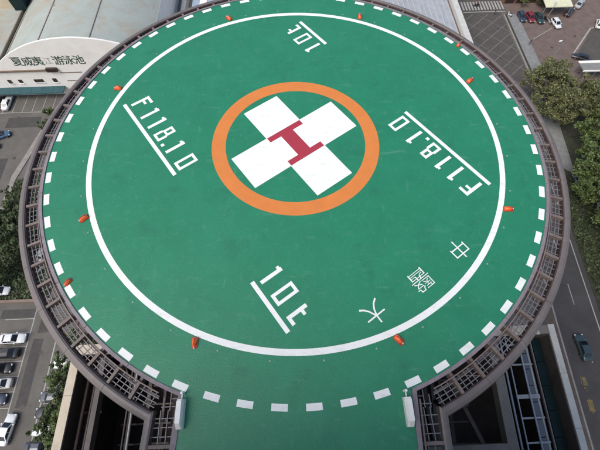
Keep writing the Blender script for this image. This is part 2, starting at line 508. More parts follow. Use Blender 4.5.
for p, q, w in (((64.9, 69.0), (73.0, 74.2), 0.16), ((75.4, 64.2), (83.5, 73.6), 0.35), ((83.5, 73.6), (92, 76), 0.3), ((73.4, 79.6), (76.4, 82.5), .2)):
    MB().bar((*p, 0.010), (*q, 0.010), w, 0.004).build('street_line', M['road_white'], bs)
struct('carriageway', MB().flat([(76.3, 64.0), (76.3, 60.0), (140, 60.0), (140, 76), (92, 75.6), (83.7, 73.2)], 0.009), M['asphalt_court'])

# repairs and covers in the asphalt
M['patch'] = mat('asphalt_patch', (0.058, 0.055, 0.052), 0.9, 0.2, 0.8)
M['iron'] = mat('cast_iron', (0.045, 0.042, 0.040), 0.6, 0.3, 4.0)
gp = bpy.data.objects['ground']
for x, y, w, d in ((-45.6, -0.6, 1.1, 2.4), (-46.2, -9.5, .9, 5.5), (-66, 30, 2.2, 6), (-63.5, 46.5, 4, 1.6), (-69, 20, 1.4, 8), (-51, 0.6, 3.2, .8)):
    MB().flat([(x - w, y - d), (x + w, y - d * .96), (x + w * .95, y + d), (x - w, y + d)], 0.003).build('asphalt_patch', M['patch'], gp)
for x, y in ((-45.2, -6.4), (-46.0, -14.8), (-62.6, 36.0), (-65.2, 48.0), (51.8, -6.2), (49.2, 3.0), (55.6, 63.0), (70.2, 66.4), (78.0, 70.6), (58.2, 74.6)):
    MB().tube([(x, y, 0.006), (x, y, 0.014)], .36, 16).build('manhole_cover', M['iron'], gp)
# ================================================================== HELIPAD
pad = thing('helipad', 'round green rooftop helipad with white cross and red H in an orange ring', 'helipad', (0, 0, PAD))
OC = (-0.10, -0.08)                          # centre of the edge ring
NX0, NX1 = -6.38, 5.42                       # the neck that joins the pad to the building
RD = 17.22
# green deck: disc and neck in one slab
poly = []
a_l = math.degrees(math.atan2(-math.sqrt(RD**2 - (NX0 - OC[0])**2), NX0 - OC[0])) % 360
a_r = math.degrees(math.atan2(-math.sqrt(RD**2 - (NX1 - OC[0])**2), NX1 - OC[0])) % 360
N = 200
arc = (a_l - a_r) % 360
for i in range(N + 1):
    t = R(a_r + (360 - (a_r - a_l)) * i / N) if a_r > a_l else R(a_r + (a_l - a_r) * i / N)
    poly.append((OC[0] + RD * math.cos(t), OC[1] + RD * math.sin(t)))
SK = 0.06                                    # the neck leans a little off the y axis
yl, yr = poly[-1][1], poly[0][1]
poly += [(NX0 - SK * (22.7 + yl) * 1.0, -22.7), (NX1 - SK * (22.7 + yr) * 1.0, -22.7)]
MB().prism(poly, -0.55, 0.0).build('deck', M['deck'], pad)
# concrete kerb round the edge, in lengths with joints
span0, span1 = a_r - 360 if a_r > a_l else a_r, a_l
nk = 28
for i in range(nk):
    b0 = span0 + (span1 - span0) * i / nk + 0.05
    b1 = span0 + (span1 - span0) * (i + 1) / nk - 0.05
    MB().band([(RD + 0.004, -0.5), (RD + 0.20, -0.5), (RD + 0.20, 0.03), (RD + 0.004, 0.05)], b0, b1, 6, OC).build('kerb', M['kerb'], pad)
for s, (x0, y0), (x1, y1) in ((-1, poly[-3], poly[-2]), (1, poly[0], poly[-1])):
    MB().bar((x0 + s * 0.125, y0 - 0.1, -0.22), (x1 + s * 0.125, y1, -0.22), 0.24, 0.53).build('kerb', M['kerb'], pad)
# paint
MB().annulus(14.19, 14.55, 0.005, n=240).build('white_circle', M['white_paint'], pad)
MB().annulus(4.98, 5.97, 0.005, n=160).build('orange_ring', M['orange_paint'], pad)
CA = R(34.5)
cu, su = math.cos(CA), math.sin(CA)
def uv(u, v):                                # u runs with the text tops, v with the reading direction
    return (u * cu + v * su, u * su - v * cu)
def paint_rects(name, rects, material, z, parent=pad):
    mb = MB()
    for u0, u1, v0, v1 in rects:
        mb.flat([uv(u0, v0), uv(u0, v1), uv(u1, v1), uv(u1, v0)][::1], z)
    return mb.build(name, material, parent)
cr = MB()
cr.flat([uv(*p) for p in ((-1.5, -4.47), (1.5, -4.47), (1.5, -1.5), (4.47, -1.5), (4.47, 1.5), (1.5, 1.5), (1.5, 4.47), (-1.5, 4.47), (-1.5, 1.5), (-4.47, 1.5), (-4.47, -1.5), (-1.5, -1.5))][::-1], 0.005)
cross = cr.build('white_cross', M['white_paint'], pad)
paint_rects('painted_letter', [(-1.45, 1.45, -1.48, -1.03), (-1.45, 1.45, 1.03, 1.48), (-0.52, 0.52, -1.03, 1.03)], M['red_paint'], 0.010, cross)
for i in range(60):
    a = -88.5 + 6 * i
    MB().annulus(16.79, 17.14, 0.005, a - 1.42, a + 1.42, 4, OC).build('edge_dash', M['white_paint'], pad)

# block figures on a 5 x 9 grid: (right0, right1, up0, up1) in glyph units of 1
G = {
    'F': [(0, .24, 0, 1.5), (.24, .78, 1.28, 1.5), (.24, .62, .84, 1.04)],
    '1': [(.26, .50, 0, 1.5), (.10, .26, 1.24, 1.44)],
    '8': [(0, .2, 0, 1.5), (.58, .78, 0, .72), (.58, .78, .88, 1.5), (.2, .58, 0, .2), (.2, .58, 1.3, 1.5), (.2, .66, .68, .90)],
    '.': [(0, .24, 0, .24)],
    '0': [(0, .2, 0, 1.5), (.58, .78, 0, 1.5), (.2, .58, 0, .2), (.2, .58, 1.3, 1.5)],
    't': [(.1, .34, 0, 1.35), (.34, .72, 0, .22), (.34, .62, .86, 1.06)],
}
G['8'] = [(0, .2, 0, .74), (.08, .28, .92, 1.5), (.58, .78, 0, .74), (.5, .70, .92, 1.5), (.2, .58, 0, .19), (.28, .5, 1.32, 1.5), (.08, .70, .74, .92)]
def paint_text(items, line, flip):
    s = -1 if flip else 1
    def P(u, v): return (s * u, s * v)
    for ch, v0 in items:
        rects = []
        for r0, r1, h0, h1 in G[ch]:
            ua, va = P(-7.86 + h0, v0 + r0)
            ub, vb = P(-7.86 + h1, v0 + r1)
            rects.append((min(ua, ub), max(ua, ub), min(va, vb), max(va, vb)))
        nm = 'painted_letter' if ch in 'Ft' else 'painted_point' if ch == '.' else 'painted_digit'
        paint_rects(nm, rects, M['white_paint'], 0.005)
    ua, va = P(-8.39, line[0])
    ub, vb = P(-8.12, line[1])
    paint_rects('underline', [(min(ua, ub), max(ua, ub), min(va, vb), max(va, vb))], M['white_paint'], 0.005)
for flip in (False, True):
    paint_text([('F', -10.45), ('1', -9.10), ('1', -7.95), ('8', -6.75), ('.', -5.62), ('1', -5.15), ('0', -3.60)], (-10.75, -2.68), flip)
    paint_text([('1', 6.80), ('0', 8.15), ('t', 9.60)], (6.82, 10.45), flip)
for ch, u_, v_, sz in (('中', 3.05, 12.72, 1.38), ('醫', -0.22, 12.70, 1.45), ('大', -3.72, 12.50, 1.45)):
    x, y = uv(u_, v_)
    up_ang = math.atan2(-cu, su)             # tops point outwards along +v
    put('painted_character', glyph_mesh(ch, sz, M['white_paint'], offset=-0.013), pad, (x, y, 0.005), up_ang - math.pi / 2)
for i in range(32):                          # small flush lights between the orange fixtures
    a = R(-108.6 + 11.25 * i)
    if min(abs(((-108.6 + 11.25 * i) - (-113.6 + 45 * k) + 180) % 360 - 180) for k in range(8)) < 4.8 and i % 4 == 0 and False:
        continue
    p = (14.86 * math.cos(a), 14.86 * math.sin(a))
    MB().tube([(p[0], p[1], 0.0), (p[0], p[1], 0.03)], [0.06, 0.045], 8).build('flush_light', M['flush'], pad)

# edge structure: fascia, rail, joists, netting, cladding ring
def aring(x):
    return math.degrees(math.asin(x))
RC_IN, RC_OUT = 18.69, 19.15
def ring_angles(rad, dxl, dxr):
    """angles where circle of radius rad meets the lines beside the neck"""
    L_ = math.degrees(math.atan2(-math.sqrt(rad**2 - dxl**2), dxl)) % 360
    R_ = math.degrees(math.atan2(-math.sqrt(rad**2 - dxr**2), dxr)) % 360
    return R_ - 360, L_
XL, XR = -8.02, 6.86                         # inner edge of the cladding beside the neck
s0, s1 = ring_angles(18.8, XL - OC[0] - .1, XR - OC[0] + .1)
MB().band([(RD - 0.3, -1.5), (RD + 0.1, -1.5), (RD + 0.1, -0.56), (RD - 0.3, -0.56)], s0, s1, 160, OC).build('fascia', M['rust'], pad)
MB().band([(17.69, -0.50), (17.75, -0.50), (17.75, -0.40), (17.69, -0.40)], s0 + .6, s1 - .6, 160, OC).build('inner_rail', M['rail'], pad)
na = 66
step = (s1 - s0) / na
prof = [(RC_IN, -1.05), (RC_OUT - 0.06, -1.05), (RC_OUT, -0.98), (RC_OUT + 0.03, -0.80), (RC_OUT - 0.05, -0.60), (RC_OUT - 0.22, -0.51), (RC_IN + 0.10, -0.49), (RC_IN, -0.54)]
seg = MB().band(prof, 0.03, 2 * step - 0.03, 8, (0, 0)).mesh('cladding_panel', M['beam'])
linr = MB().band([(RC_IN - 0.05, -1.04), (RC_IN - 0.003, -1.04), (RC_IN - 0.003, -0.60), (RC_IN - 0.05, -0.60)], 0, step, 4, (0, 0)).mesh('lining', M['lining'])
# joist: a tapered bracket, deep at the pad and shallow at the ring
jm = MB()
w2 = 0.085
pr = [(17.35, -1.20), (18.64, -0.82), (18.64, -0.58), (17.79, -0.53), (17.35, -0.53)]
jm.add([(r, -w2, z) for r, z in pr] + [(r, w2, z) for r, z in pr], [(0, 1, 2, 3, 4), (9, 8, 7, 6, 5)] + [((i + 1) % 5, i, 5 + i, 5 + (i + 1) % 5) for i in range(5)])
jmesh = jm.mesh('joist', M['joist'])
nets = []
rnd = random.Random(3)
for v in range(3):
    nm = MB()
    for k, r in enumerate((17.99, 18.22, 18.45)):
        nm.band([(r - .022, -0.745), (r + .022, -0.745), (r + .022, -0.70), (r - .022, -0.70)], 0.35, step - 0.35, 2)
    for j in range(1, 4):
        a = R(step * j / 4 + rnd.uniform(-.15, .15))
        nm.bar((17.80 * math.cos(a), 17.80 * math.sin(a), -0.765), (18.64 * math.cos(a), 18.64 * math.sin(a), -0.765), 0.045, 0.03)
    nets.append(nm.mesh('net_panel', M['net']))
for i in range(na):
    a = R(s0 + step * i)
    if i:
        put('joist', jmesh, pad, (OC[0], OC[1], 0), a)
    put('net_panel', nets[i % 3], pad, (OC[0], OC[1], 0), a)
    put('lining', linr, pad, (OC[0], OC[1], 0), a)
    if i % 2 == 0:
        put('cladding_panel', seg, pad, (OC[0], OC[1], 0), a)
MB().band([(17.92, -1.30), (18.02, -1.30), (18.02, -1.20), (17.92, -1.20)], s0 + 1, s1 - 1, 160, OC).build('conduit', M['net'], pad)
bm_ = MB().bar((17.55, 0, -1.1), (18.55 * math.cos(R(step)), 18.55 * math.sin(R(step)), -.95), .06, .06).mesh('brace', M['joist'])
for i in range(1, na, 3):
    put('brace', bm_, pad, (OC[0], OC[1], 0), R(s0 + step * i))
# straight runs beside the neck
for s, xi, aend in ((-1, XL, s1), (1, XR, s0)):
    yc = OC[1] + 18.66 * math.sin(R(aend))
    sk = lambda y: -SK * (yc - y) * 0.9
    yo = yc - 0.42
    sec = [(0, -0.54), (0.09, -0.49), (0.25, -0.51), (0.41, -0.60), (0.49, -0.80), (0.46, -0.98), (0.40, -1.05), (0, -1.05)]
    ys = (-22.6, yc + 0.10)
    vs = []
    for y, e in ((ys[0], 0), (ys[1], 1)):
        for k, (d, z) in enumerate(sec):
            yy = y - (d * 0.92 if e else 0)
            vs.append((xi + s * d + sk(yy), yy, z))
    n = len(sec)
    fs = [(i, (i + 1) % n, n + (i + 1) % n, n + i) for i in range(n)] + [tuple(range(n)), tuple(range(2 * n - 1, n - 1, -1))]
    MB().add(vs, fs).build('cladding_panel', M['beam'], pad)
    xk = (NX0 if s < 0 else NX1)
    MB().bar((xk + s * 0.44 + sk(-17), -16.9, -0.44), (xk + s * 0.44 + sk(-22.6), -22.6, -0.44), 0.09, 0.12).build('inner_rail', M['rail'], pad)
    for k in range(2):
        y = yc - 1.55 - 1.75 * k
        xa, xb = xk + s * 0.2 + sk(y), xi + s * -0.01 + sk(y)
        MB().bar((xa, y, -0.80), (xb, y, -0.80), 0.17, 0.5).build('joist', M['joist'], pad)
        nm = MB()
        for f in (0.45, 0.72):
            xx = xa + (xb - xa) * f
            nm.bar((xx, y + 0.1, -0.72), (xx, y + 1.64, -0.72), 0.045, 0.045)
        for j in range(1, 4):
            nm.bar((xa + (xb - xa) * .2, y + j * 0.42, -0.765), (xb, y + j * 0.42, -0.765), 0.045, 0.035)
        nm.build('net_panel', M['net'], pad)
    cn = MB()                                # the odd-shaped bay in the corner
    for j in range(3):
        y = yc + 0.25 + 0.38 * j
        cn.bar((xk + s * .45 + sk(y), y, -0.765), (xi - s * (.30 + .42 * j) + sk(y), y, -0.765), .045, .035)
    for f in (.30, .55):
        xx = xk + s * 0.2 + (xi - xk - s * .2) * (f + .15) + sk(yc)
        cn.bar((xx, yc + .06, -0.72), (xx, yc + 1.25 - f, -0.72), .045, .045)
    cn.build('net_panel', M['net'], pad)
    MB().box(min(xk + s * .05, xk + s * 0.12), max(xk + s * .05, xk + s * 0.12), -22.6, -16.6, -1.5, -0.56).build('fascia', M['rust'], pad)

# orange raised lights on the deck
def make_pad_light():
    o = thing('pad_light', 'x', 'light')
    MB().prism([(-.30, -.17), (.24, -.17), (.33, -.08), (.33, .08), (.24, .17), (-.30, .17)], 0.0, 0.05).build('base_plate', M['lamp_red'], o)
    hood = MB()
    n = 8
    rows = [(-.27, .14, .10), (-.16, .15, .21), (0.0, .14, .24), (.14, .11, .20), (.25, .06, .10)]
    vs, fs = [], []
    for x, w, h in rows:
        for k in range(n + 1):
            t = math.pi * k / n
            vs.append((x, w * math.cos(t), .05 + h * math.sin(t)))
    for i in range(len(rows) - 1):
        for k in range(n):
            a = i * (n + 1) + k
            fs.append((a, a + 1, a + n + 2, a + n + 1))
    fs.append(tuple(range(n, -1, -1)))
    fs.append(tuple(4 * (n + 1) + k for k in range(n + 1)))
    hood.add(vs, fs).build('housing', M['lamp_orange'], o, smooth=True)
    MB().box(-.20, .16, -.02, .02, .24, .30).build('fin', M['lamp_red'], o)
    MB().tube([(.18, 0, .05), (.30, 0, .12)], [.05, .05], 8).build('lens', M['lens'], o)
    return o
pl = make_pad_light()
spots = [(156.7, 14.86, 'orange deck light beside the F of the left frequency figures'),
         (-157.9, 14.88, 'orange deck light left of the white circle, halfway down'),
         (-113.8, 14.88, 'orange deck light outside the white circle, lower left'),
         (-69.7, 14.86, 'orange deck light outside the white circle, lower right'),
         (-24.3, 14.86, 'orange deck light right of the F of the right frequency figures'),
         (21.3, 14.95, 'orange deck light outside the white circle, upper right'),
         (65.6, 15.0, 'orange deck light right of the far 10t mark'),
         (111.0, 15.0, 'orange deck light left of the far 10t mark'),
         (-144.5, 16.95, 'orange edge light between white dashes at the left rim'),
         (34.4, 17.0, 'orange edge light between white dashes at the upper right rim')]
for i, (a, r, lb) in enumerate(spots):
    o = pl if i == 0 else copy_tree(pl)
    o.location = (r * math.cos(R(a)), r * math.sin(R(a)), PAD + 0.002)
    o.rotation_euler = (0, 0, R(a + 20))
    if r > 16:
        o.scale = (.8, .8, .8)
    tag(o, lb, 'light', 'orange raised lights on the deck')

# white cabinets at the two shoulders of the neck
def make_cabinet(loc, rz, label):
    o = thing('white_cabinet', label, 'cabinet', loc, rz, 'white cabinets at the neck')
    b = MB()
    sec = [(-.17, 0), (.17, 0), (.17, .55), (.09, .72), (-.17, .72)]
    ys = [(-.76, .55), (-.48, 1.0), (.62, 1.0), (.70, .95)]
    vs = []
    for y, k in ys:
        for x, z in sec:
            vs.append((x, y, z * k))
    n = 5
    fs = [(4, 3, 2, 1, 0), tuple(15 + k for k in range(5))]
    for i in range(3):
        for k in range(n):
            fs.append((i * n + k, i * n + (k + 1) % n, (i + 1) * n + (k + 1) % n, (i + 1) * n + k))
    b.add(vs, fs).build('housing', M['cab_white'], o)
    MB().box(-.19, .10, -.44, .60, .722, .745).build('lid', M['cab_white'], o)
    MB().box(.172, .185, -.40, .55, .10, .50).build('door', M['cab_white'], o)
    MB().box(.187, .205, .44, .50, .26, .36).build('handle', M['grey_metal'], o)
    MB().tube([(0, 1.02, 0), (0, 1.02, .55)], .075, 10).build('post', M['cab_white'], o)
    MB().box(-.03, .03, .70, 0.95, .30, .36).build('bracket', M['cab_white'], o)
    return o
make_cabinet((-6.36, -17.05, PAD - 0.0), 0.0, 'white cabinet at the left shoulder of the green neck').scale = (.85, .92, .85)
make_cabinet((5.02, -17.42, PAD - 0.0), math.pi, 'white cabinet at the right shoulder of the green neck').scale = (.85, -.92, .85)

# ================================================================== HOSPITAL BUILDING UNDER THE PAD
hosp = thing('hospital_building', 'tall hospital block under the helipad with open shafts behind pale parapets', 'building', (0, -30, 0))
def hb(name, mb, mt):
    mb.v = [(x, y + 30, z) for x, y, z in mb.v]
    return mb.build(name, mt, hosp)
ZP = 34.0
YN = -11.4
def lineR(x, y): return x + 0.07 * (y + 16)   # east side lines lean a little
hb('wall', MB().prism([(-19.6, -60), (-19.0, -60), (-19.0, YN), (-19.6, YN)], 0, ZP - 0.15), M['concrete'])
hb('wall', MB().prism([(lineR(21.28, -60), -60), (lineR(21.70, -60), -60), (lineR(21.70, YN), YN), (lineR(21.28, YN), YN)], 0, ZP - 0.15), M['concrete'])
hb('wall', MB().prism([(-18.99, YN - .7), (lineR(21.27, YN), YN - .7), (lineR(21.27, YN), YN), (-18.99, YN)], 0, ZP - 0.15), M['concrete'])
for k in range(12):                           # coping stones
    y1 = YN + 0.05 - 4.0 * k
    y0 = y1 - 3.97
    hb('coping', MB().prism([(-19.66, y0), (-18.95, y0), (-18.95, y1), (-19.66, y1)], ZP - 0.15, ZP), M['coping_cream'])
    hb('coping', MB().prism([(lineR(21.22, y0), y0), (lineR(21.76, y0), y0), (lineR(21.76, y1), y1), (lineR(21.22, y1), y1)], ZP - 0.15, ZP), M['coping_white'])
for k in range(9):
    x0 = -18.94 + 4.4 * k
    hb('coping', MB().box(x0, min(x0 + 4.37, 21.2), YN - .75, YN + .05, ZP - 0.15, ZP + 0.004), M['coping_cream'])
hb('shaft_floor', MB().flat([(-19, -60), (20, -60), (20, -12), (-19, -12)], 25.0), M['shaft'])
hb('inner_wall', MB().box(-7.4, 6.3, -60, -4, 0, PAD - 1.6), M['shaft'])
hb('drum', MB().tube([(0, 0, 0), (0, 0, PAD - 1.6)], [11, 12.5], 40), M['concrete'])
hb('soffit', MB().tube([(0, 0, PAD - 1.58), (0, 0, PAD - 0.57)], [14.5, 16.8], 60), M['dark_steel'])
hb('shade_lining', MB().box(-18.99, -18.95, -60, YN - .8, 1, ZP - .3), M['shaft'])  # dark sheets over the wall faces, shaft shade put into their colour
hb('shade_lining', MB().prism([(lineR(21.23, -60), -60), (lineR(21.275, -60), -60), (lineR(21.275, YN - .8), YN - .8), (lineR(21.23, YN - .8), YN - .8)], 1, ZP - .3), M['shaft'])
hb('shade_lining', MB().box(-19.0, 20.0, YN - .78, YN - .74, 1, ZP - .3), M['shaft'])
# taller block on the near side, out of view, added to shade the near deck
TY = -22.6
hb('tower_wall', MB().box(-18.6, 19.4, -50, TY, 0, 60.0), M['hall_white'])
hb('tower_cap', MB().box(-18.8, 19.6, -50.2, TY + .2, 60.0, 60.5), M['coping_cream'])
for fl in range(17):
    for k in range(10):
        x0 = -17.6 + 3.66 * k
        z0 = 1.0 + 3.5 * fl
        if z0 < PAD - 3 or z0 > PAD - .5 or not -8 < x0 < 5:
            hb('window', MB().box(x0, x0 + 2.4, TY + .003, TY + .06, z0 + .9, z0 + 2.5), M['dark_window'])
def run(name, x, w, z, h, mt, y0=-50, y1=YN - 0.8, lean=True):
    f = lineR if lean else (lambda a, b_: a)
    hb(name, MB().bar((f(x, y0), y0, z), (f(x, y1), y1, z), w, h), mt)
def prun(name, x, r, z, mt, y0=-50, y1=YN - 0.8, lean=True):
    f = lineR if lean else (lambda a, b_: a)
    hb(name, MB().tube([(f(x, y0), y0, z), (f(x, y1), y1, z)], r, 10), mt)
# east shaft
run('beam', 16.10, 0.72, ZP - .5, 0.9, M['concrete'])
prun('pipe', 16.72, .09, ZP - 1.2, M['blue_pipe'])
prun('pipe', 16.98, .06, ZP - 1.0, M['grey_metal'])
prun('pipe', 17.16, .08, ZP - .8, M['blue_pipe'])
prun('rail', 17.34, .055, ZP - .25, M['blue_pipe'])
prun('rail', 18.42, .07, ZP - .25, M['blue_pipe'])
for y in (-12.9, -14.5, -16.95, -18.5, -20.2, -21.9, -23.6):
    w = 0.30 if abs(y + 16.95) < .1 else 0.13
    hb('cross_bar', MB().bar((lineR(17.36, y), y, ZP - .40), (lineR(19.25, y), y, ZP - .40), w, 0.12), M['grey_metal'])
for k in range(9):
    y1_ = YN - 1.0 - 1.25 * k
    hb('louvre_panel', MB().prism([(lineR(18.55, y1_ - 1.2), y1_ - 1.2), (lineR(19.10, y1_ - 1.2), y1_ - 1.2), (lineR(19.10, y1_), y1_), (lineR(18.55, y1_), y1_)], ZP - .62, ZP - .55), M['slate'] if 'slate' in M else PAINT['slate'])
prun('pipe', 19.36, .13, ZP - .9, M['grey_metal'])
prun('pipe', 19.66, .06, ZP - .7, M['rust'])
prun('pipe', 19.86, .10, ZP - 1.0, M['grey_metal'])
for k in range(8):
    y1_ = YN - 1.0 - 1.9 * k
    hb('glass_pane', MB().prism([(lineR(20.20, y1_ - 1.85), y1_ - 1.85), (lineR(20.95, y1_ - 1.85), y1_ - 1.85), (lineR(20.95, y1_), y1_), (lineR(20.20, y1_), y1_)], ZP - 1.3, ZP - 1.25), M['teal_glass'])
hb('beam', MB().bar((8.6, -20.35, ZP - .4), (15.6, -20.35, ZP - .4), 0.45, .7), M['concrete'])
for x, r in ((10.4, .14), (12.2, .2), (13.6, .12), (14.5, .25)):
    hb('riser', MB().tube([(x, -17.5 + (x % 1.3), 25), (x, -17.5 + (x % 1.3), ZP - 4)], r, 10), M['dark_steel'])
hb('brace', MB().bar((13.0, -14.0, ZP - 4), (15.4, -21, ZP - 4), .35, .35), M['dark_steel'])
hb('brace', MB().bar((11.0, -13.0, ZP - 5), (11.6, -22, ZP - 5), .5, .5), M['concrete_dim'])
for k in range(6):
    run('duct', 9.0 + 1.05 * k, .22 + .12 * (k % 2), ZP - 5.5 - k % 3, .4, M['dark_steel'])
for k in range(5):
    hb('cross_bar', MB().bar((7.0, -13.2 - 1.8 * k, ZP - 6.2), (15.7, -13.4 - 1.8 * k, ZP - 6.2), .16, .2), M['dark_steel'])
# west shaft
prun('pipe', -18.45, .12, ZP - 1.2, M['rust'], lean=False)
prun('pipe', -18.05, .08, ZP - 1.6, M['dark_steel'], lean=False)
run('beam', -17.70, .22, ZP - 1.8, .4, M['rust'], lean=False)
run('beam', -17.10, .42, ZP - .7, .8, M['concrete_dim'], lean=False)
prun('pipe', -15.35, .07, ZP - 2.5, M['dark_steel'], lean=False)
for k in range(7):
    xk_ = -16.2 + 1.15 * k
    hb('riser', MB().tube([(xk_, -14.4 - (k * 2.7) % 5, 25), (xk_, -14.4 - (k * 2.7) % 5, ZP - 5 - k % 3)], .10 + .05 * (k % 3), 8), M['dark_steel'])
    run('duct', xk_ + .4, .25 + .1 * (k % 2), ZP - 4.5 - k % 4, .4, M['dark_steel'], lean=False)
prun('pipe', -14.25, .10, ZP - .9, M['grey_metal'], lean=False)
run('beam', -13.2, .3, ZP - 8, .5, M['dark_steel'], lean=False)
for k in range(6):
    hb('cross_bar', MB().bar((-17.0, -12.9 - 1.6 * k, ZP - 5.6), (-8.0, -12.9 - 1.6 * k, ZP - 5.6), .14, .2), M['dark_steel'])
for k in range(9):
    run('slat', -18.85 + .13 * k, .05, ZP - 2.6, .5, M['rust'], lean=False)
for y in (-13.6, -16.6, -19.6):
    hb('cross_bar', MB().bar((-18.94, y, ZP - 1.9), (-17.2, y, ZP - 1.9), .18, .18), M['rust'])

# ================================================================== SURROUNDING BUILDINGS
YF = 55.5
hall = thing('swimming_pool_hall', 'white arched swimming pool hall with green lettering and grey vaulted roof', 'building', (-47.5, YF, 0))
HX = -47.5
def hall_part(name, mb, mt, parent=None):
    mb.v = [(x - HX, y - YF, z) for x, y, z in mb.v]
    return mb.build(name, mt, parent or hall)
AR, AZ = 31.6, 15.0
def arc_z(x, dz=0.0):
    return AZ - AR + math.sqrt(max(0.0, AR**2 - (x - HX)**2)) + dz
xs = [-67 + 35.5 * i / 60 for i in range(61)]
fr = [(-67.0, 0)] + [(x, arc_z(x)) for x in xs] + [(-31.5, 0)]
mb = MB()
n = len(fr)
mb.add([(x, YF, z) for x, z in fr] + [(x, YF + 0.45, z) for x, z in fr], [tuple(range(n - 1, -1, -1)), tuple(range(n, 2 * n))] + [(i, (i + 1) % n, n + (i + 1) % n, n + i) for i in range(n)])
hall_part('front_wall', mb, M['hall_white'])
hall_part('side_wall', MB().box(-95, -67.01, YF + .02, YF + .4, 0, 8.4), M['hall_white'])
# vaulted roof built of long metal sheets between raised seams
bounds = [-67, -65.0, -54.6, -43.2, -31.5]
for a, b_ in zip(bounds[:-1], bounds[1:]):
    k = max(2, int((b_ - a) / .8))
    px = [a + .06 + (b_ - a - .12) * i / k for i in range(k + 1)]
    mb = MB()
    o_ = len(mb.v)
    pts = [(x, arc_z(x, -.75)) for x in px] + [(x, arc_z(x, -.9)) for x in reversed(px)]
    q = len(pts)
    mb.add([(x, YF + .46, z) for x, z in pts] + [(x, YF + 62, z) for x, z in pts], [tuple(range(q - 1, -1, -1)), tuple(range(q, 2 * q))] + [(i, (i + 1) % q, q + (i + 1) % q, q + i) for i in range(q)])
    hall_part('roof_sheet', mb, M['hall_roof'])
for a in bounds[1:-1]:
    hall_part('roof_seam', MB().bar((a, YF + .46, arc_z(a, -.72)), (a, YF + 62, arc_z(a, -.72)), .16, .22), M['roof_seam'])
hall_part('side_roof', MB().box(-95, -67.2, YF + .41, YF + 62, 8.0, 8.3), M['hall_roof'])
hall_part('gutter', MB().box(-67.19, -66.95, YF + .5, YF + 62, 7.6, 8.36), M['roof_seam'])
hall_part('side_wall', MB().box(-31.9, -31.51, YF + .46, YF + 62, 0, 9.9), M['hall_white'])
hall_part('ridge_vent', MB().box(-54.5, -48.5, YF + 13.5, YF + 13.9, 13.1, 13.6), M['roof_seam'])
# ledge, dark box, windows, canopy
hall_part('ledge', MB().box(-80, -56.2, YF - .35, YF - .003, 7.0, 7.3), M['brown_trim'])
hall_part('roller_box', MB().box(-56.0, -53.6, YF - .6, YF - .003, 6.9, 7.8), M['dark_window'])
hall_part('ledge', MB().box(-53.6, -48.6, YF - .10, YF - .003, 6.2, 6.35), M['brown_trim'])
hall_part('ledge', MB().box(-53.2, -49.8, YF - .08, YF - .003, 3.9, 4.0), M['brown_trim'])
for x, w, h in ((-66.6, .9, 1.1), (-64.1, .9, 1.0), (-59.8, 2.2, .9), (-56.0, 1.0, 1.1)):
    wdw = hall_part('window', MB().box(x - w / 2, x + w / 2, YF - .05, YF - .002, 4.15 - h / 2, 4.15 + h / 2), M['dark_window'])
    hall_part('sill', MB().box(x - w / 2 - .1, x + w / 2 + .1, YF - .2, YF - .004, 4.15 - h / 2 - .12, 4.15 - h / 2 - .004), M['hall_white'], wdw).location = (0, 0, 0)
for k in range(12):
    x1 = -54.7 - 2.6 * k
    x0 = x1 - 2.56
    hall_part('awning_sheet', MB().add([(x0, YF - 2.1, 2.28), (x1, YF - 2.1, 2.28), (x1, YF - .01, 2.42), (x0, YF - .01, 2.42), (x0, YF - 2.1, 2.05), (x1, YF - 2.1, 2.05), (x1, YF - .01, 2.2), (x0, YF - .01, 2.2)],
              [(0, 1, 2, 3), (7, 6, 5, 4), (0, 4, 5, 1), (1, 5, 6, 2), (2, 6, 7, 3), (3, 7, 4, 0)]), M['teal_awning'])
for i, ch in enumerate('夏威夷江游泳池'):
    me = glyph_mesh(ch, 2.5 if i != 3 else 1.95, M['sign_green'] if i != 3 else M['sign_pale'], offset=0.018 if i != 3 else 0.0, depth=0.012)
    g = put('sign_character', me, hall, (-61.3 + 2.30 * i + (0.0 if i != 3 else -.05) - HX, -0.02, 9.6))
    g.rotation_euler = (math.pi / 2, 0, 0)

# beige house and glazed lean-to behind the hall's left end
bh = thing('beige_house', 'beige block at the far left corner beyond the grey roof', 'building', (-86, 88, 0))
MB().box(-16, 16.8, -11, 20, 0, 12.5).build('wall', M['beige_wall'], bh)
MB().box(-16.2, 17.0, -11.2, 20.2, 12.5, 12.9).build('roof', M['beige_wall'], bh)
lt = thing('glazed_lean_to', 'dark teal glazed lean-to beside the beige block', 'building', (-67.0, 86, 0))
MB().box(-1.6, 1.6, -10, 16, 8.3, 11.4).build('glass_wall', M['teal_glass'], lt)
MB().box(-1.7, 1.7, -10.1, 16, 11.4, 11.6).build('roof', M['teal_awning'], lt)

# strip of low roofs between the hall and the rim, far side
lr = thing('pale_blue_roof_shed', 'low shed with pale blue and white roof right of the pool hall', 'building', (-13.6, 86, 0))
MB().box(-12.0, 12, -16, 30, 0, 4.4).build('wall', M['hall_white'], lr)
for k in range(12):
    MB().box(-12.1 + 2.0 * k, -12.1 + 2.0 * k + 1.9, -16.2, 30, 4.4, 4.55 + .12 * (k % 2)).build('roof_sheet', M['blue_roof'] if k % 3 != 1 else M['hall_white'], lr)
struct('alley', MB().flat([(-31.3, 58), (-27, 58), (-27, 140), (-31.3, 140)], 0.006), M['walk_grey'])
tag(MB().box(-29.6, -28.4, 60, 120, 0, 2.4).build('boundary_wall', M['coping_white']), 'white wall running beside the pool hall roof', 'wall')

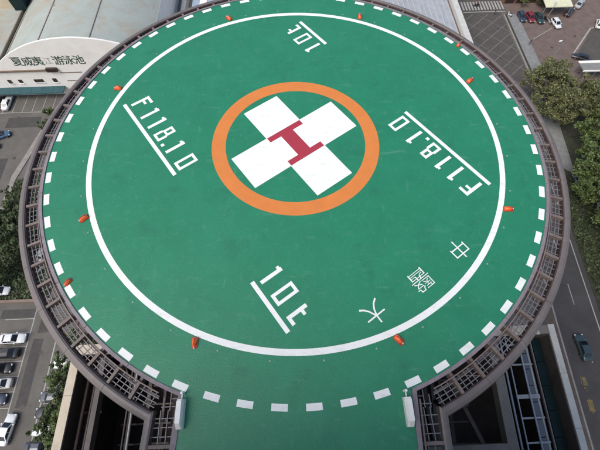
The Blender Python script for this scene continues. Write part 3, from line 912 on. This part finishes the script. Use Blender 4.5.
tr = thing('ribbed_roof_building', 'building with pale ribbed roof and white parapet beyond the right rim', 'building', (34, 80, 0))
MB().box(-14, 8.2, -24, 40, 0, 7.0).build('wall', M['concrete'], tr)
for k in range(17):
    x0 = -14 + 1.27 * k
    MB().box(x0, x0 + 1.2, -24, 40, 7.0, 7.25).build('roof_sheet', M['pale_roof'], tr)
    MB().box(x0 + 1.2, x0 + 1.27, -24, 40, 7.0, 7.40).build('rib', M['coping_white'], tr)
for k in range(16):
    MB().box(8.22, 9.7, -24 + 4 * k, -24 + 4 * k + 3.97, 0, 8.2).build('parapet', M['coping_white'], tr)
MB().box(7.6, 8.2, -24, 40, 7.0, 7.1).build('gutter', M['dark_steel'], tr)

shop = thing('shop_row', 'brown shopfronts with a cream awning beyond the parked row of cars', 'building', (70, 92, 0))
MB().box(-7.5, 7.0, -6.5, 25, 0, 5.5).build('wall', M['shop_wall'], shop)
MB().box(-7.6, 7.1, -6.6, 25, 5.5, 5.8).build('roof', M['concrete'], shop)
for x in (-5.8, -2.6, .6, 3.8):
    f = MB().box(x - 1.2, x + 1.2, -6.58, -6.51, .2, 2.6).build('window', M['dark_window'], shop)
    MB().box(x - 1.3, x + 1.3, -6.68, -6.585, 2.6, 2.75).build('frame', M['awning_cream'], f)
for k in range(5):
    x0 = .9 + 1.5 * k
    MB().add([(x0, -13.6, 3.3), (x0 + 1.46, -13.6, 3.3), (x0 + 1.46, -6.7, 4.2), (x0, -6.7, 4.2), (x0, -13.6, 3.1), (x0 + 1.46, -13.6, 3.1), (x0 + 1.46, -6.7, 4.0), (x0, -6.7, 4.0)],
             [(0, 1, 2, 3), (7, 6, 5, 4), (0, 4, 5, 1), (1, 5, 6, 2), (2, 6, 7, 3), (3, 7, 4, 0)]).build('awning_sheet', M['awning_cream'], shop)
for x in (1.0, 8.2):
    MB().tube([(x, -13.4, 0), (x, -13.4, 3.15)], .07, 8).build('post', M['grey_metal'], shop)

# shelter at the right edge
sh = thing('street_shelter', 'white edged shelter roof on posts beside the big tree', 'shelter', (76, 55.5, 0))
rf = MB().box(-4.2, 6, -1.5, 1.5, 2.9, 3.05).build('roof', M['walk_grey'], sh)
MB().box(-4.3, 6, -1.75, -1.52, 2.8, 3.15).build('edge_trim', M['hall_white'], rf)
MB().box(-4.3, 6, 1.0, 1.75, 3.06, 3.2).build('edge_trim', M['hall_white'], rf)
for x in (-4.0, -.5, 3.0, 5.8):
    for y in (-1.3, 1.3):
        MB().tube([(x, y, 0), (x, y, 2.9)], .06, 8).build('post', M['grey_metal'], sh)
MB().box(-3, 5, .8, 1.2, .42, .5).build('bench', M['brown_trim'], sh)

# ================================================================== VEHICLES
def make_car(style, paint):
    Ln, W, H, hood, boot = dict(sedan=(4.5, 1.74, 1.44, .86, .92), hatch=(3.9, 1.68, 1.48, .86, .0), van=(4.6, 1.80, 1.86, .98, .0))[style]
    root = thing('parked_car', 'x', 'car')
    pm = PAINT[paint]
    h2, w2 = Ln / 2, W / 2
    sh_ = .90 if style != 'van' else 1.02
    st = [(-h2, w2 * .80, sh_ - .18), (-h2 + .12, w2 * .93, sh_ - .05), (-h2 * .62, w2, sh_), (0, w2, sh_), (h2 * .38, w2, sh_ - .02), (h2 * .70, w2 * .97, hood - .08), (h2 - .18, w2 * .90, hood - .20), (h2, w2 * .74, hood - .34)]
    vs, fs = [], []
    for x, w, zt in st:
        sec = [(0, zt + .03), (w * .62, zt + .015), (w * .88, zt - .03), (w, zt - .20), (w * .985, .45), (w * .90, .25), (0, .23)]
        full = sec + [(-a, b_) for a, b_ in reversed(sec[1:-1])]
        vs += [(x, a, b_) for a, b_ in full]
    n = 12
    for i in range(len(st) - 1):
        for k in range(n):
            fs.append((i * n + k, (i + 1) * n + k, (i + 1) * n + (k + 1) % n, i * n + (k + 1) % n))
    fs.append(tuple(range(n)))
    fs.append(tuple((len(st) - 1) * n + k for k in reversed(range(n))))
    body = MB().add(vs, fs).build('body', pm, root, smooth=True)
    # cabin
    if style == 'sedan':
        base, top = (-h2 * .74, h2 * .46), (-h2 * .40, h2 * .12)
    elif style == 'hatch':
        base, top = (-h2 * .94, h2 * .52), (-h2 * .70, h2 * .14)
    else:
        base, top = (-h2 * .96, h2 * .66), (-h2 * .90, h2 * .34)
    wb, wt = w2 * .90, w2 * .70
    zb = sh_ - .03
    B = [Vector((base[0], -wb, zb)), Vector((base[1], -wb * .96, zb - .03)), Vector((base[1], wb * .96, zb - .03)), Vector((base[0], wb, zb))]
    T = [Vector((top[0], -wt, H - .04)), Vector((top[1], -wt, H - .04)), Vector((top[1], wt, H - .04)), Vector((top[0], wt, H - .04))]
    mid = (Vector((top[0], 0, H)), Vector((top[1], 0, H)))
    cab = MB().add(B + T + list(mid), [(0, 1, 5, 4), (1, 2, 6, 5), (2, 3, 7, 6), (3, 0, 4, 7), (4, 5, 9, 8), (8, 9, 6, 7), (5, 6, 9), (7, 4, 8)])
    cab.build('cabin', pm, root)
    def pane(name, a, b_, c, d, s0_, s1_, t0_, t1_):
        P = lambda s, t: (a.lerp(b_, s)).lerp(d.lerp(c, s), t)
        q = [P(s0_, t0_), P(s1_, t0_), P(s1_, t1_), P(s0_, t1_)]
        nrm = (q[1] - q[0]).cross(q[3] - q[0]).normalized()
        if nrm.dot(q[0] - Vector((0, 0, .9))) < 0:
            nrm = -nrm
        off = nrm * .012
        vs_ = [p + off for p in q] + [p - off * .5 for p in q]
        MB().add(vs_, [(0, 1, 2, 3), (7, 6, 5, 4), (0, 4, 5, 1), (1, 5, 6, 2), (2, 6, 7, 3), (3, 7, 4, 0)]).build(name, M['car_glass'], root)
    pane('windscreen', B[1], B[2], T[2], T[1], .07, .93, .06, .93)
    pane('rear_window', B[3], B[0], T[0], T[3], .10, .90, .12, .90)
    for k, (a, b_, c, d) in enumerate(((B[0], B[1], T[1], T[0]), (B[2], B[3], T[3], T[2]))):
        cuts = [(.06, .47), (.51, .93)] if style != 'van' else [(.04, .34), (.37, .66), (.69, .94)]
        for c0_, c1_ in cuts:
            pane('side_window', a, b_, c, d, c0_, c1_, .14, .86)
    for sx in (-h2 * .60, h2 * .62):
        for sy in (-1, 1):
            y0, y1 = sy * (w2 - .20), sy * (w2 + .012)
            wh = MB().tube([(sx, y0, .31), (sx, y1, .31)], .31, 14).build('wheel', M['tyre'], root)
            MB().tube([(sx, y1 - sy * .01, .31), (sx, y1 + sy * .012, .31)], .19, 10).build('rim', M['rim'], wh)
    for sy in (-1, 1):
        MB().box(h2 - .30, h2 - .05, sy * w2 * .66 - .14, sy * w2 * .66 + .14, hood - .36, hood - .20).build('headlight', M['lens'], root)
        MB().box(-h2 - .012, -h2 + .10, sy * w2 * .68 - .12, sy * w2 * .68 + .12, sh_ - .36, sh_ - .17).build('tail_light', M['tail'], root)
        MB().box(base[1] - .38, base[1] - .20, sy * w2 + (0 if sy > 0 else -.17), sy * w2 + (.17 if sy > 0 else 0), sh_ - .05, sh_ + .10).build('mirror', pm, root)
    MB().box(h2 - .10, h2 + .012, -w2 * .5, w2 * .5, .34, .46).build('grille', M['black_plastic'], root)
    return root

CARS = {}
def car(style, paint, x, y, deg, label, group=None):
    key = (style, paint)
    if key not in CARS:
        o = CARS[key] = make_car(style, paint)
    else:
        o = copy_tree(CARS[key])
    o.location = (x, y, 0.012)
    o.rotation_euler = (0, 0, R(deg))
    for k in ('group',):
        if k in o:
            del o[k]
    return tag(o, label, 'car', group)
g1 = 'cars in the west car park row'
car('sedan', 'white', -50.4, -3.9, 0, 'white sedan nearest the low brown wall in the left car park row', g1)
car('sedan', 'black', -50.9, -6.35, 180, 'black sedan between the white sedan and another dark car, left row', g1)
car('hatch', 'black', -51.0, -8.8, 0, 'black hatchback third from the brown wall in the left row', g1)
car('sedan', 'pearl', -50.6, -11.15, 180, 'off white sedan between two dark cars in the left row', g1)
car('sedan', 'navy', -50.7, -13.6, 0, 'dark blue sedan at the near end of the left row', g1)
car('sedan', 'white', -47.0, -18.0, 84, 'white sedan standing lengthways in the car park lane')
g2 = 'cars nosed in under the planting strip trees'
car('hatch', 'slate', -41.1, -13.5, 180, 'slate grey hatchback under the planting strip trees, farthest of the dark ones', g2)
car('sedan', 'black', -40.9, -15.85, 180, 'black sedan under the planting strip trees', g2)
car('hatch', 'white', -41.0, -18.3, 180, 'white hatchback half hidden by the planting strip trees', g2)
car('sedan', 'navy', -41.2, -20.7, 0, 'navy sedan under the planting strip trees near the bottom edge', g2)
car('hatch', 'sky', -41.2, -23.0, 180, 'pale blue hatchback cut by the bottom edge', g2)
car('hatch', 'white', -40.3, -8.4, 180, 'white hatchback deep among the planting strip trees', g2)
car('sedan', 'white', -68.9, 52.4, 90, 'white sedan parked under the teal canopy of the pool hall')
car('sedan', 'black', -71.4, 52.6, 90, 'black sedan beside the white one at the pool hall')
car('hatch', 'blue', -67.2, 42.3, 20, 'blue hatchback on the open asphalt at the left edge')
car('hatch', 'white', -68.6, 39.0, 10, 'white hatchback next to the blue one at the left edge')
g3 = 'cars among the trees left of the pad'
car('hatch', 'white', -55.6, 4.9, 0, 'white hatchback behind the low brown wall under the trees', g3)
car('sedan', 'pearl', -49.6, 9.4, 60, 'off white sedan seen partly through the rim netting', g3)
car('hatch', 'silver', -49.2, 12.6, 75, 'silver hatchback seen through the rim netting', g3)
car('sedan', 'teal', 48.5, -9.6, 91, 'dark teal sedan driving on the right hand road')
g4 = 'cars parked along the shopfronts'
car('hatch', 'navy', 65.6, 78.6, -88, 'navy hatchback at the left end of the shop parking row', g4)
car('hatch', 'red', 67.9, 78.2, -88, 'red hatchback in the shop parking row', g4)
car('sedan', 'teal', 70.3, 77.9, -88, 'dark teal sedan right of the red hatchback', g4)
car('hatch', 'white', 74.2, 75.3, -84, 'white hatchback at the right end of the shop parking row', g4)
car('sedan', 'black', 79.8, 80.2, 48, 'black sedan standing aslant on the brick street')
car('sedan', 'silver', 84.0, 83.6, 48, 'silver sedan beyond the black one on the brick street')
car('hatch', 'white', 86.0, 74.6, 60, 'white hatchback at the right edge of the brick street')
car('sedan', 'black', 76.0, 61.6, 150, 'black sedan between the big tree and the shelter')
car('hatch', 'silver', 62.6, 16.6, 70, 'silver hatchback under the trees right of the rim')
car('van', 'slate', 60.8, 23.4, 95, 'dark grey van under the trees right of the rim')

def make_scooter(paint):
    o = thing('scooter', 'x', 'scooter')
    pm = PAINT[paint]
    for x in (-.62, .62):
        w = MB().tube([(x, -.06, .26), (x, .06, .26)], .26, 14).build('wheel', M['tyre'], o)
        MB().tube([(x, -.065, .26), (x, .065, .26)], .14, 10).build('rim', M['rim'], w)
    vs, fs = [], []
    st = [(-.86, .10, .62, .72), (-.55, .17, .36, .76), (-.12, .16, .24, .70), (.02, .15, .22, .34), (.30, .16, .22, .34), (.40, .20, .24, .86), (.52, .17, .45, .98)]
    for x, w, z0, z1 in st:
        vs += [(x, -w, z0), (x, w, z0), (x, w * .8, z1), (x, -w * .8, z1)]
    for i in range(len(st) - 1):
        for k in range(4):
            fs.append((i * 4 + k, i * 4 + (k + 1) % 4, (i + 1) * 4 + (k + 1) % 4, (i + 1) * 4 + k))
    fs += [(3, 2, 1, 0), tuple(24 + k for k in range(4))]
    MB().add(vs, fs).build('body', pm, o)
    MB().prism([(-.78, -.13), (-.05, -.12), (-.05, .12), (-.78, .13)], .76, .84).build('seat', M['black_plastic'], o)
    MB().tube([(.62, 0, .26), (.48, 0, 1.02)], .035, 8).build('fork', M['grey_metal'], o)
    MB().tube([(.40, -.34, 1.05), (.48, 0, 1.02), (.40, .34, 1.05)], .022, 8).build('handlebar', M['black_plastic'], o)
    MB().tube([(.54, 0, .86), (.60, 0, .86)], .08, 10).build('headlight', M['lens'], o)
    return o
scs = [('white', 62.6, 79.9, 120, 'white scooter at the far corner of the grey sidewalk'),
       ('black', 72.2, 77.6, -80, 'black scooter parked right of the dark teal sedan'),
       ('silver', 72.9, 76.4, -80, 'silver scooter parked left of the white hatchback'),
       ('black', 54.4, 84.6, 170, 'black scooter ridden over the crosswalk')]
for k, (c_, x, y, d, lb) in enumerate(scs):
    o = make_scooter(c_)
    o.location = (x, y, 0.135 if k == 0 else 0.012)
    o.rotation_euler = (0, 0, R(d))
    tag(o, lb, 'scooter')

# ================================================================== PEOPLE
def person(label, loc, rz, pose, top, bottom, helmet=None):
    """One skinned body; clothing colours are assigned by region."""
    root = thing('person', label, 'person', loc, rz)
    if pose == 'walk':
        J = {'pel': (0, 0, .93, .135), 'chest': (.02, 0, 1.28, .155), 'neck': (.03, 0, 1.47, .06), 'head': (.05, 0, 1.60, .10), 'crown': (.05, 0, 1.70, .075),
             'shL': (.0, .19, 1.40, .06), 'elL': (-.10, .24, 1.13, .047), 'waL': (.02, .25, .90, .036), 'haL': (.05, .25, .81, .042),
             'shR': (.0, -.19, 1.40, .06), 'elR': (.06, -.24, 1.13, .047), 'waR': (.20, -.23, .93, .036), 'haR': (.25, -.22, .85, .042),
             'hiL': (0, .09, .88, .095), 'knL': (.20, .10, .50, .065), 'anL': (.16, .10, .10, .045), 'toL': (.33, .11, .045, .04),
             'hiR': (0, -.09, .88, .095), 'knR': (-.04, -.10, .49, .065), 'anR': (-.26, -.10, .14, .045), 'toR': (-.13, -.11, .05, .04)}
    else:
        J = {'pel': (-.32, 0, .95, .15), 'chest': (-.22, 0, 1.32, .165), 'neck': (-.19, 0, 1.50, .06), 'head': (-.16, 0, 1.63, .10), 'crown': (-.16, 0, 1.73, .08),
             'shL': (-.22, .20, 1.42, .06), 'elL': (-.02, .27, 1.22, .047), 'waL': (.28, .28, 1.12, .036), 'haL': (.38, .28, 1.09, .042),
             'shR': (-.22, -.20, 1.42, .06), 'elR': (-.02, -.27, 1.22, .047), 'waR': (.28, -.28, 1.12, .036), 'haR': (.38, -.28, 1.09, .042),
             'hiL': (-.28, .10, .92, .10), 'knL': (.14, .17, .84, .07), 'anL': (.16, .13, .44, .05), 'toL': (.32, .13, .39, .04),
             'hiR': (-.28, -.10, .92, .10), 'knR': (.14, -.17, .84, .07), 'anR': (.16, -.13, .44, .05), 'toR': (.32, -.13, .39, .04)}
    E_ = [('pel', 'chest'), ('chest', 'neck'), ('neck', 'head'), ('head', 'crown')]
    for s in 'LR':
        E_ += [('chest', 'sh' + s), ('sh' + s, 'el' + s), ('el' + s, 'wa' + s), ('wa' + s, 'ha' + s), ('pel', 'hi' + s), ('hi' + s, 'kn' + s), ('kn' + s, 'an' + s), ('an' + s, 'to' + s)]
    names = list(J)
    me = bpy.data.meshes.new('body')
    me.from_pydata([J[n_][:3] for n_ in names], [(names.index(a), names.index(b_)) for a, b_ in E_], [])
    o = bpy.data.objects.new('body', me)
    col.objects.link(o)
    md = o.modifiers.new('skin', 'SKIN')
    md.use_smooth_shade = True
    if not me.skin_vertices:
        bpy.context.view_layer.objects.active = o
    for i, n_ in enumerate(names):
        sv = me.skin_vertices[0].data[i]
        sv.radius = (J[n_][3], J[n_][3])
        sv.use_root = (n_ == 'pel')
    o.modifiers.new('sub', 'SUBSURF').levels = 1
    dg = bpy.context.evaluated_depsgraph_get()
    me2 = bpy.data.meshes.new_from_object(o.evaluated_get(dg))
    bpy.data.objects.remove(o)
    me2.materials.clear()
    for mt in (M['skin'], PAINT[top], PAINT[bottom], M['black_plastic']):
        me2.materials.append(mt)
    kp = [(Vector(J[n_][:3]), n_) for n_ in names]
    for p in me2.polygons:
        nn = min(kp, key=lambda q: (q[0] - p.center).length)[1]
        p.material_index = 0 if nn[:2] in ('he', 'cr', 'ne', 'ha', 'wa') else 3 if nn[:2] in ('to', 'an') else 2 if nn[:2] in ('hi', 'kn', 'pe') else 1
        p.use_smooth = True
    put('body', me2, root)
    hx, _, hz, _ = J['head']
    cap = MB()
    rows = []
    for i in range(5):
        t = math.pi / 2 * i / 4
        rows.append((.118 * math.cos(t) + .001, .02 + .14 * math.sin(t)))
    vs = [(hx - .015 + r * math.cos(2 * math.pi * k / 12), r * math.sin(2 * math.pi * k / 12), hz + z) for r, z in rows for k in range(12)]
    fs = [(i * 12 + k, i * 12 + (k + 1) % 12, (i + 1) * 12 + (k + 1) % 12, (i + 1) * 12 + k) for i in range(4) for k in range(12)]
    cap.add(vs, fs).build('helmet' if helmet else 'hair', M[helmet] if helmet else M['hair'], root, smooth=True)
    return root
person('person in yellow helmet riding the black scooter over the crosswalk', (54.4, 84.6, 0.012), R(170), 'ride', 'black', 'slate', 'yellow_paint')
person('person in dark clothes walking below the crosswalk', (58.6, 80.6, 0.012), R(200), 'walk', 'slate', 'black')
person('person in dark clothes walking along the grey sidewalk', (64.3, 67.6, 0.132), R(-80), 'walk', 'black', 'navy')

# ================================================================== STREET LAMP
def lamp(label, x, y, h, reach, rz):
    o = thing('street_lamp', label, 'street lamp', (x, y, 0), rz)
    MB().tube([(0, 0, 0), (0, 0, .4)], .16, 10).build('base', M['grey_metal'], o)
    MB().tube([(0, 0, .4), (0, 0, h - .6), (reach * .25, 0, h - .1), (reach, 0, h)], [.10, .07, .055, .045], 8).build('pole', M['grey_metal'], o)
    hd = MB().prism([(reach - .15, -.14), (reach + .55, -.17), (reach + .75, 0), (reach + .55, .17), (reach - .15, .14)], h - .06, h + .10).build('lamp_head', M['hall_white'], o)
    MB().prism([(reach, -.1), (reach + .5, -.12), (reach + .5, .12), (reach, .1)], h - .10, h - .062).build('lens', M['lens'], hd)
lamp('grey street lamp with white head at the edge of the brick street', 66.0, 59.0, 8.0, 1.2, R(200))
lamp('thin white lamp post by the cream awning', 72.6, 77.9, 5.0, .4, R(90))

# ================================================================== TREES
def make_tree(seed, h, rad, leaf, thick=.18, clumps=46, per=70, size=.30, flat=.75, low=.35):
    rn = random.Random(seed)
    o = thing('broadleaf_tree', 'x', 'tree')
    tr_ = MB()
    top = h * .55
    lean = (rn.uniform(-.4, .4), rn.uniform(-.4, .4))
    trunk = [(0, 0, 0), (lean[0] * .3, lean[1] * .3, top * .5), (lean[0], lean[1], top)]
    tr_.tube(trunk, [thick, thick * .8, thick * .6], 8)
    cz = h * (1 + low) / 2
    rz_ = h * (1 - low) / 2
    cl = []
    for i in range(clumps):
        while True:
            p = Vector((rn.uniform(-1, 1), rn.uniform(-1, 1), rn.uniform(-1, 1)))
            if .35 < p.length < 1:
                break
        k = 1 + .22 * math.sin(3 * math.atan2(p.y, p.x) + seed) + rn.uniform(-.12, .12)
        cl.append(Vector((p.x * rad * k + lean[0], p.y * rad * k + lean[1], cz + p.z * rz_)))
    for i in range(0, clumps, 4):
        c = cl[i]
        s_ = Vector((lean[0] * .8, lean[1] * .8, top * rn.uniform(.6, 1)))
        mid_ = s_.lerp(c, .5) + Vector((rn.uniform(-.3, .3), rn.uniform(-.3, .3), .3))
        tr_.tube([s_, mid_, c], [thick * .45, thick * .28, thick * .1], 6)
    tr_.build('trunk', M['bark'], o)
    lf = MB()
    V_, F_ = lf.v, lf.f
    for c in cl:
        cr_ = rad * rn.uniform(.12, .30)
        for j in range(per):
            d = Vector((rn.gauss(0, 1), rn.gauss(0, 1), rn.gauss(0, 1))).normalized() * cr_ * (rn.random() ** .5)
            d.z *= flat
            p = c + d
            nv = Vector((rn.gauss(0, .7), rn.gauss(0, .7), 1)).normalized()
            a = nv.cross(Vector((rn.gauss(0, 1), rn.gauss(0, 1), rn.gauss(0, 1)))).normalized()
            b_ = nv.cross(a)
            s_ = size * rn.uniform(.6, 1.25)
            a, b_ = a * s_, b_ * s_ * .55
            i0 = len(V_)
            V_ += [tuple(p - a), tuple(p + b_), tuple(p + a + nv * s_ * .1), tuple(p - b_)]
            F_.append((i0, i0 + 1, i0 + 2, i0 + 3))
    lf.build('crown', M[leaf], o)
    return o

TREES = {}
def tree(kind, x, y, rz, sc, label, group=None):
    spec = dict(big=(11, 9.5, 5.0, 'leaf_olive', .28, 62, 115, .24), big2=(12, 9.0, 4.4, 'leaf_olive', .26, 50, 115, .24), mid=(13, 8.0, 3.6, 'leaf_green', .20, 50, 105, .23),
                mid2=(14, 7.4, 3.4, 'leaf_green', .20, 46, 105, .23), dark=(15, 6.4, 3.0, 'leaf_dark', .16, 46, 75, .26), small=(16, 4.3, 1.7, 'leaf_dark', .10, 28, 60, .20), small2=(17, 4.0, 1.6, 'leaf_green', .10, 26, 60, .20))
    if kind not in TREES:
        s_, h, r_, lf, th, cl, per, sz = spec[kind]
        o = TREES[kind] = make_tree(s_, h, r_, lf, th, cl, per, sz)
    else:
        o = copy_tree(TREES[kind])
        if 'group' in o:
            del o['group']
    o.location = (x, y, 0.0)
    o.rotation_euler = (0, 0, R(rz))
    o.scale = (sc, sc, sc)
    return tag(o, label, 'tree', group)
gr = 'trees right of the rim'
tree('big', 59.0, 47.6, 0, 1.0, 'large olive tree nearest the brick street', gr)
tree('big2', 66.0, 44.6, 40, 1.0, 'large olive tree below the white edged shelter', gr)
tree('big', 68.6, 41.0, 120, .95, 'olive tree at the right edge under the shelter', gr)
tree('big2', 61.5, 40.6, 200, .95, 'olive tree below the large one nearest the brick street', gr)
tree('big', 57.6, 42.0, 250, .8, 'olive tree close to the rim beside the grey court', gr)
tree('big2', 63.4, 50.8, 310, .85, 'olive tree in front of the street lamp on the brick street', gr)
tree('mid2', 68.6, 37.2, 330, 1.0, 'green tree at the right edge between the olive and green trees', gr)
tree('mid2', 67.6, 23.4, 20, 1.05, 'green tree cut by the right edge beside the grey van', gr)
tree('mid', 66.5, 33.5, 10, 1.15, 'green tree at the right edge beside the grey footway', gr)
tree('mid2', 63.6, 28.6, 70, 1.2, 'green tree below the grey footway', gr)
tree('mid', 60.2, 25.0, 150, 1.2, 'bright green tree close to the rim on the right', gr)
tree('mid2', 64.0, 18.6, 230, 1.2, 'green tree second below the footway, at the right edge', gr)
tree('mid', 60.6, 12.6, 290, 1.0, 'green tree beside the road halfway down the right edge', gr)
tree('mid', 59.2, 19.4, 110, 1.0, 'bright green tree beside the dark grey van', gr)
tree('mid2', 65.0, 10.6, 140, 1.1, 'green tree cut by the right edge, third above the road bend', gr)
tree('dark', 63.2, 4.0, 200, 1.1, 'dark tree cut by the right edge above the lowest one', gr)
tree('dark', 59.4, 6.6, 0, 1.15, 'dark green tree beside the solid white road line', gr)
tree('dark', 58.8, 0.2, 90, 1.0, 'dark green tree, lowest at the right edge of the road', gr)
gl = 'trees left of the rim'
tree('dark', -56.5, 8.0, 0, 1.0, 'dark tree just above the low brown wall', gl)
tree('dark', -54.4, 13.0, 80, 1.05, 'dark tree in the middle of the left planted bed', gl)
tree('dark', -57.4, 17.0, 160, .95, 'dark tree at the left edge of the planted bed', gl)
tree('dark', -54.6, 20.4, 240, .95, 'dark tree touching the rim at the top of the planted bed', gl)
tree('small', -58.0, 25.0, 30, 1.0, 'small dark tree at the narrow end of the planted bed', gl)
tree('small', -58.6, 4.9, 130, 1.0, 'small dark tree beside the white hatchback behind the wall', gl)
tree('small', -55.6, 42.6, 200, 1.0, 'small dark tree between pool hall and rim', gl)
tree('small2', -56.0, 47.0, 60, .9, 'small green tree by the end of the teal canopy', gl)
gs = 'trees in the planting strip by the cream parapet'
ys_ = [-5.8, -8.6, -10.9, -13.2, -15.6, -18.0, -20.4, -22.8]
nms = ['first (farthest)', 'second', 'third', 'fourth', 'fifth', 'sixth', 'seventh', 'eighth (nearest)']
for i, y in enumerate(ys_):
    tree('small' if i % 2 else 'small2', -38.6 + .35 * math.sin(i * 2.1), y, 47 * i, 1.15 + .12 * math.sin(i * 1.7), nms[i] + ' small tree along the planting strip beside the cream parapet', gs)
for k, (x, y) in enumerate(((67.2, 83.6), (72.2, 83.8))):
    tree('small2' if k == 0 else 'small', x, y, 50 * k, .8, ['small tree before the shopfronts behind the red hatchback', 'small tree before the shopfronts left of the cream awning'][k], 'small trees before the shopfronts')

# low ground cover in the beds
def cover(name, poly_, count, label, leaf, seed, hgt=.7):
    rn = random.Random(seed)
    xs_ = [p[0] for p in poly_]
    ys2 = [p[1] for p in poly_]
    def inside(x, y):
        c = False
        for i in range(len(poly_)):
            (x1, y1), (x2, y2) = poly_[i], poly_[i - 1]
            if (y1 > y) != (y2 > y) and x < (x2 - x1) * (y - y1) / (y2 - y1) + x1:
                c = not c
        return c
    mb_ = MB()
    done = 0
    while done < count:
        x, y = rn.uniform(min(xs_), max(xs_)), rn.uniform(min(ys2), max(ys2))
        if not inside(x, y):
            continue
        done += 1
        z = .1 + hgt * rn.random() * (.4 + .6 * abs(math.sin(x * .7) * math.cos(y * .9)))
        nv = Vector((rn.gauss(0, .6), rn.gauss(0, .6), 1)).normalized()
        a = nv.cross(Vector((rn.gauss(0, 1), rn.gauss(0, 1), .1))).normalized()
        b_ = nv.cross(a)
        s_ = rn.uniform(.14, .34)
        p = Vector((x, y, z))
        i0 = len(mb_.v)
        mb_.v += [tuple(p - a * s_), tuple(p + b_ * s_ * .6), tuple(p + a * s_), tuple(p - b_ * s_ * .6)]
        mb_.f.append((i0, i0 + 1, i0 + 2, i0 + 3))
    return tag(mb_.build(name, M[leaf]), label, 'ground cover', kind='stuff')
cover('ground_cover', [(-60.1, 3.3), (-46.6, 3.3), (-44.2, 19.8), (-46.2, 33.5), (-60.2, 29.6)], 9000, 'dark leafy ground cover in the left planted bed', 'leaf_dark', 21)
cover('ground_cover', [(-39.8, -30), (-35.2, -30), (-35.2, -4.2), (-40.2, -4.2)], 4500, 'dark leafy ground cover in the planting strip by the parapet', 'leaf_dark', 22)
cover('ground_cover', [(54.6, -12), (75, -12), (75, 40), (62.4, 24), (55.8, 27)], 12000, 'green ground cover under the trees beside the road', 'leaf_dark', 23)
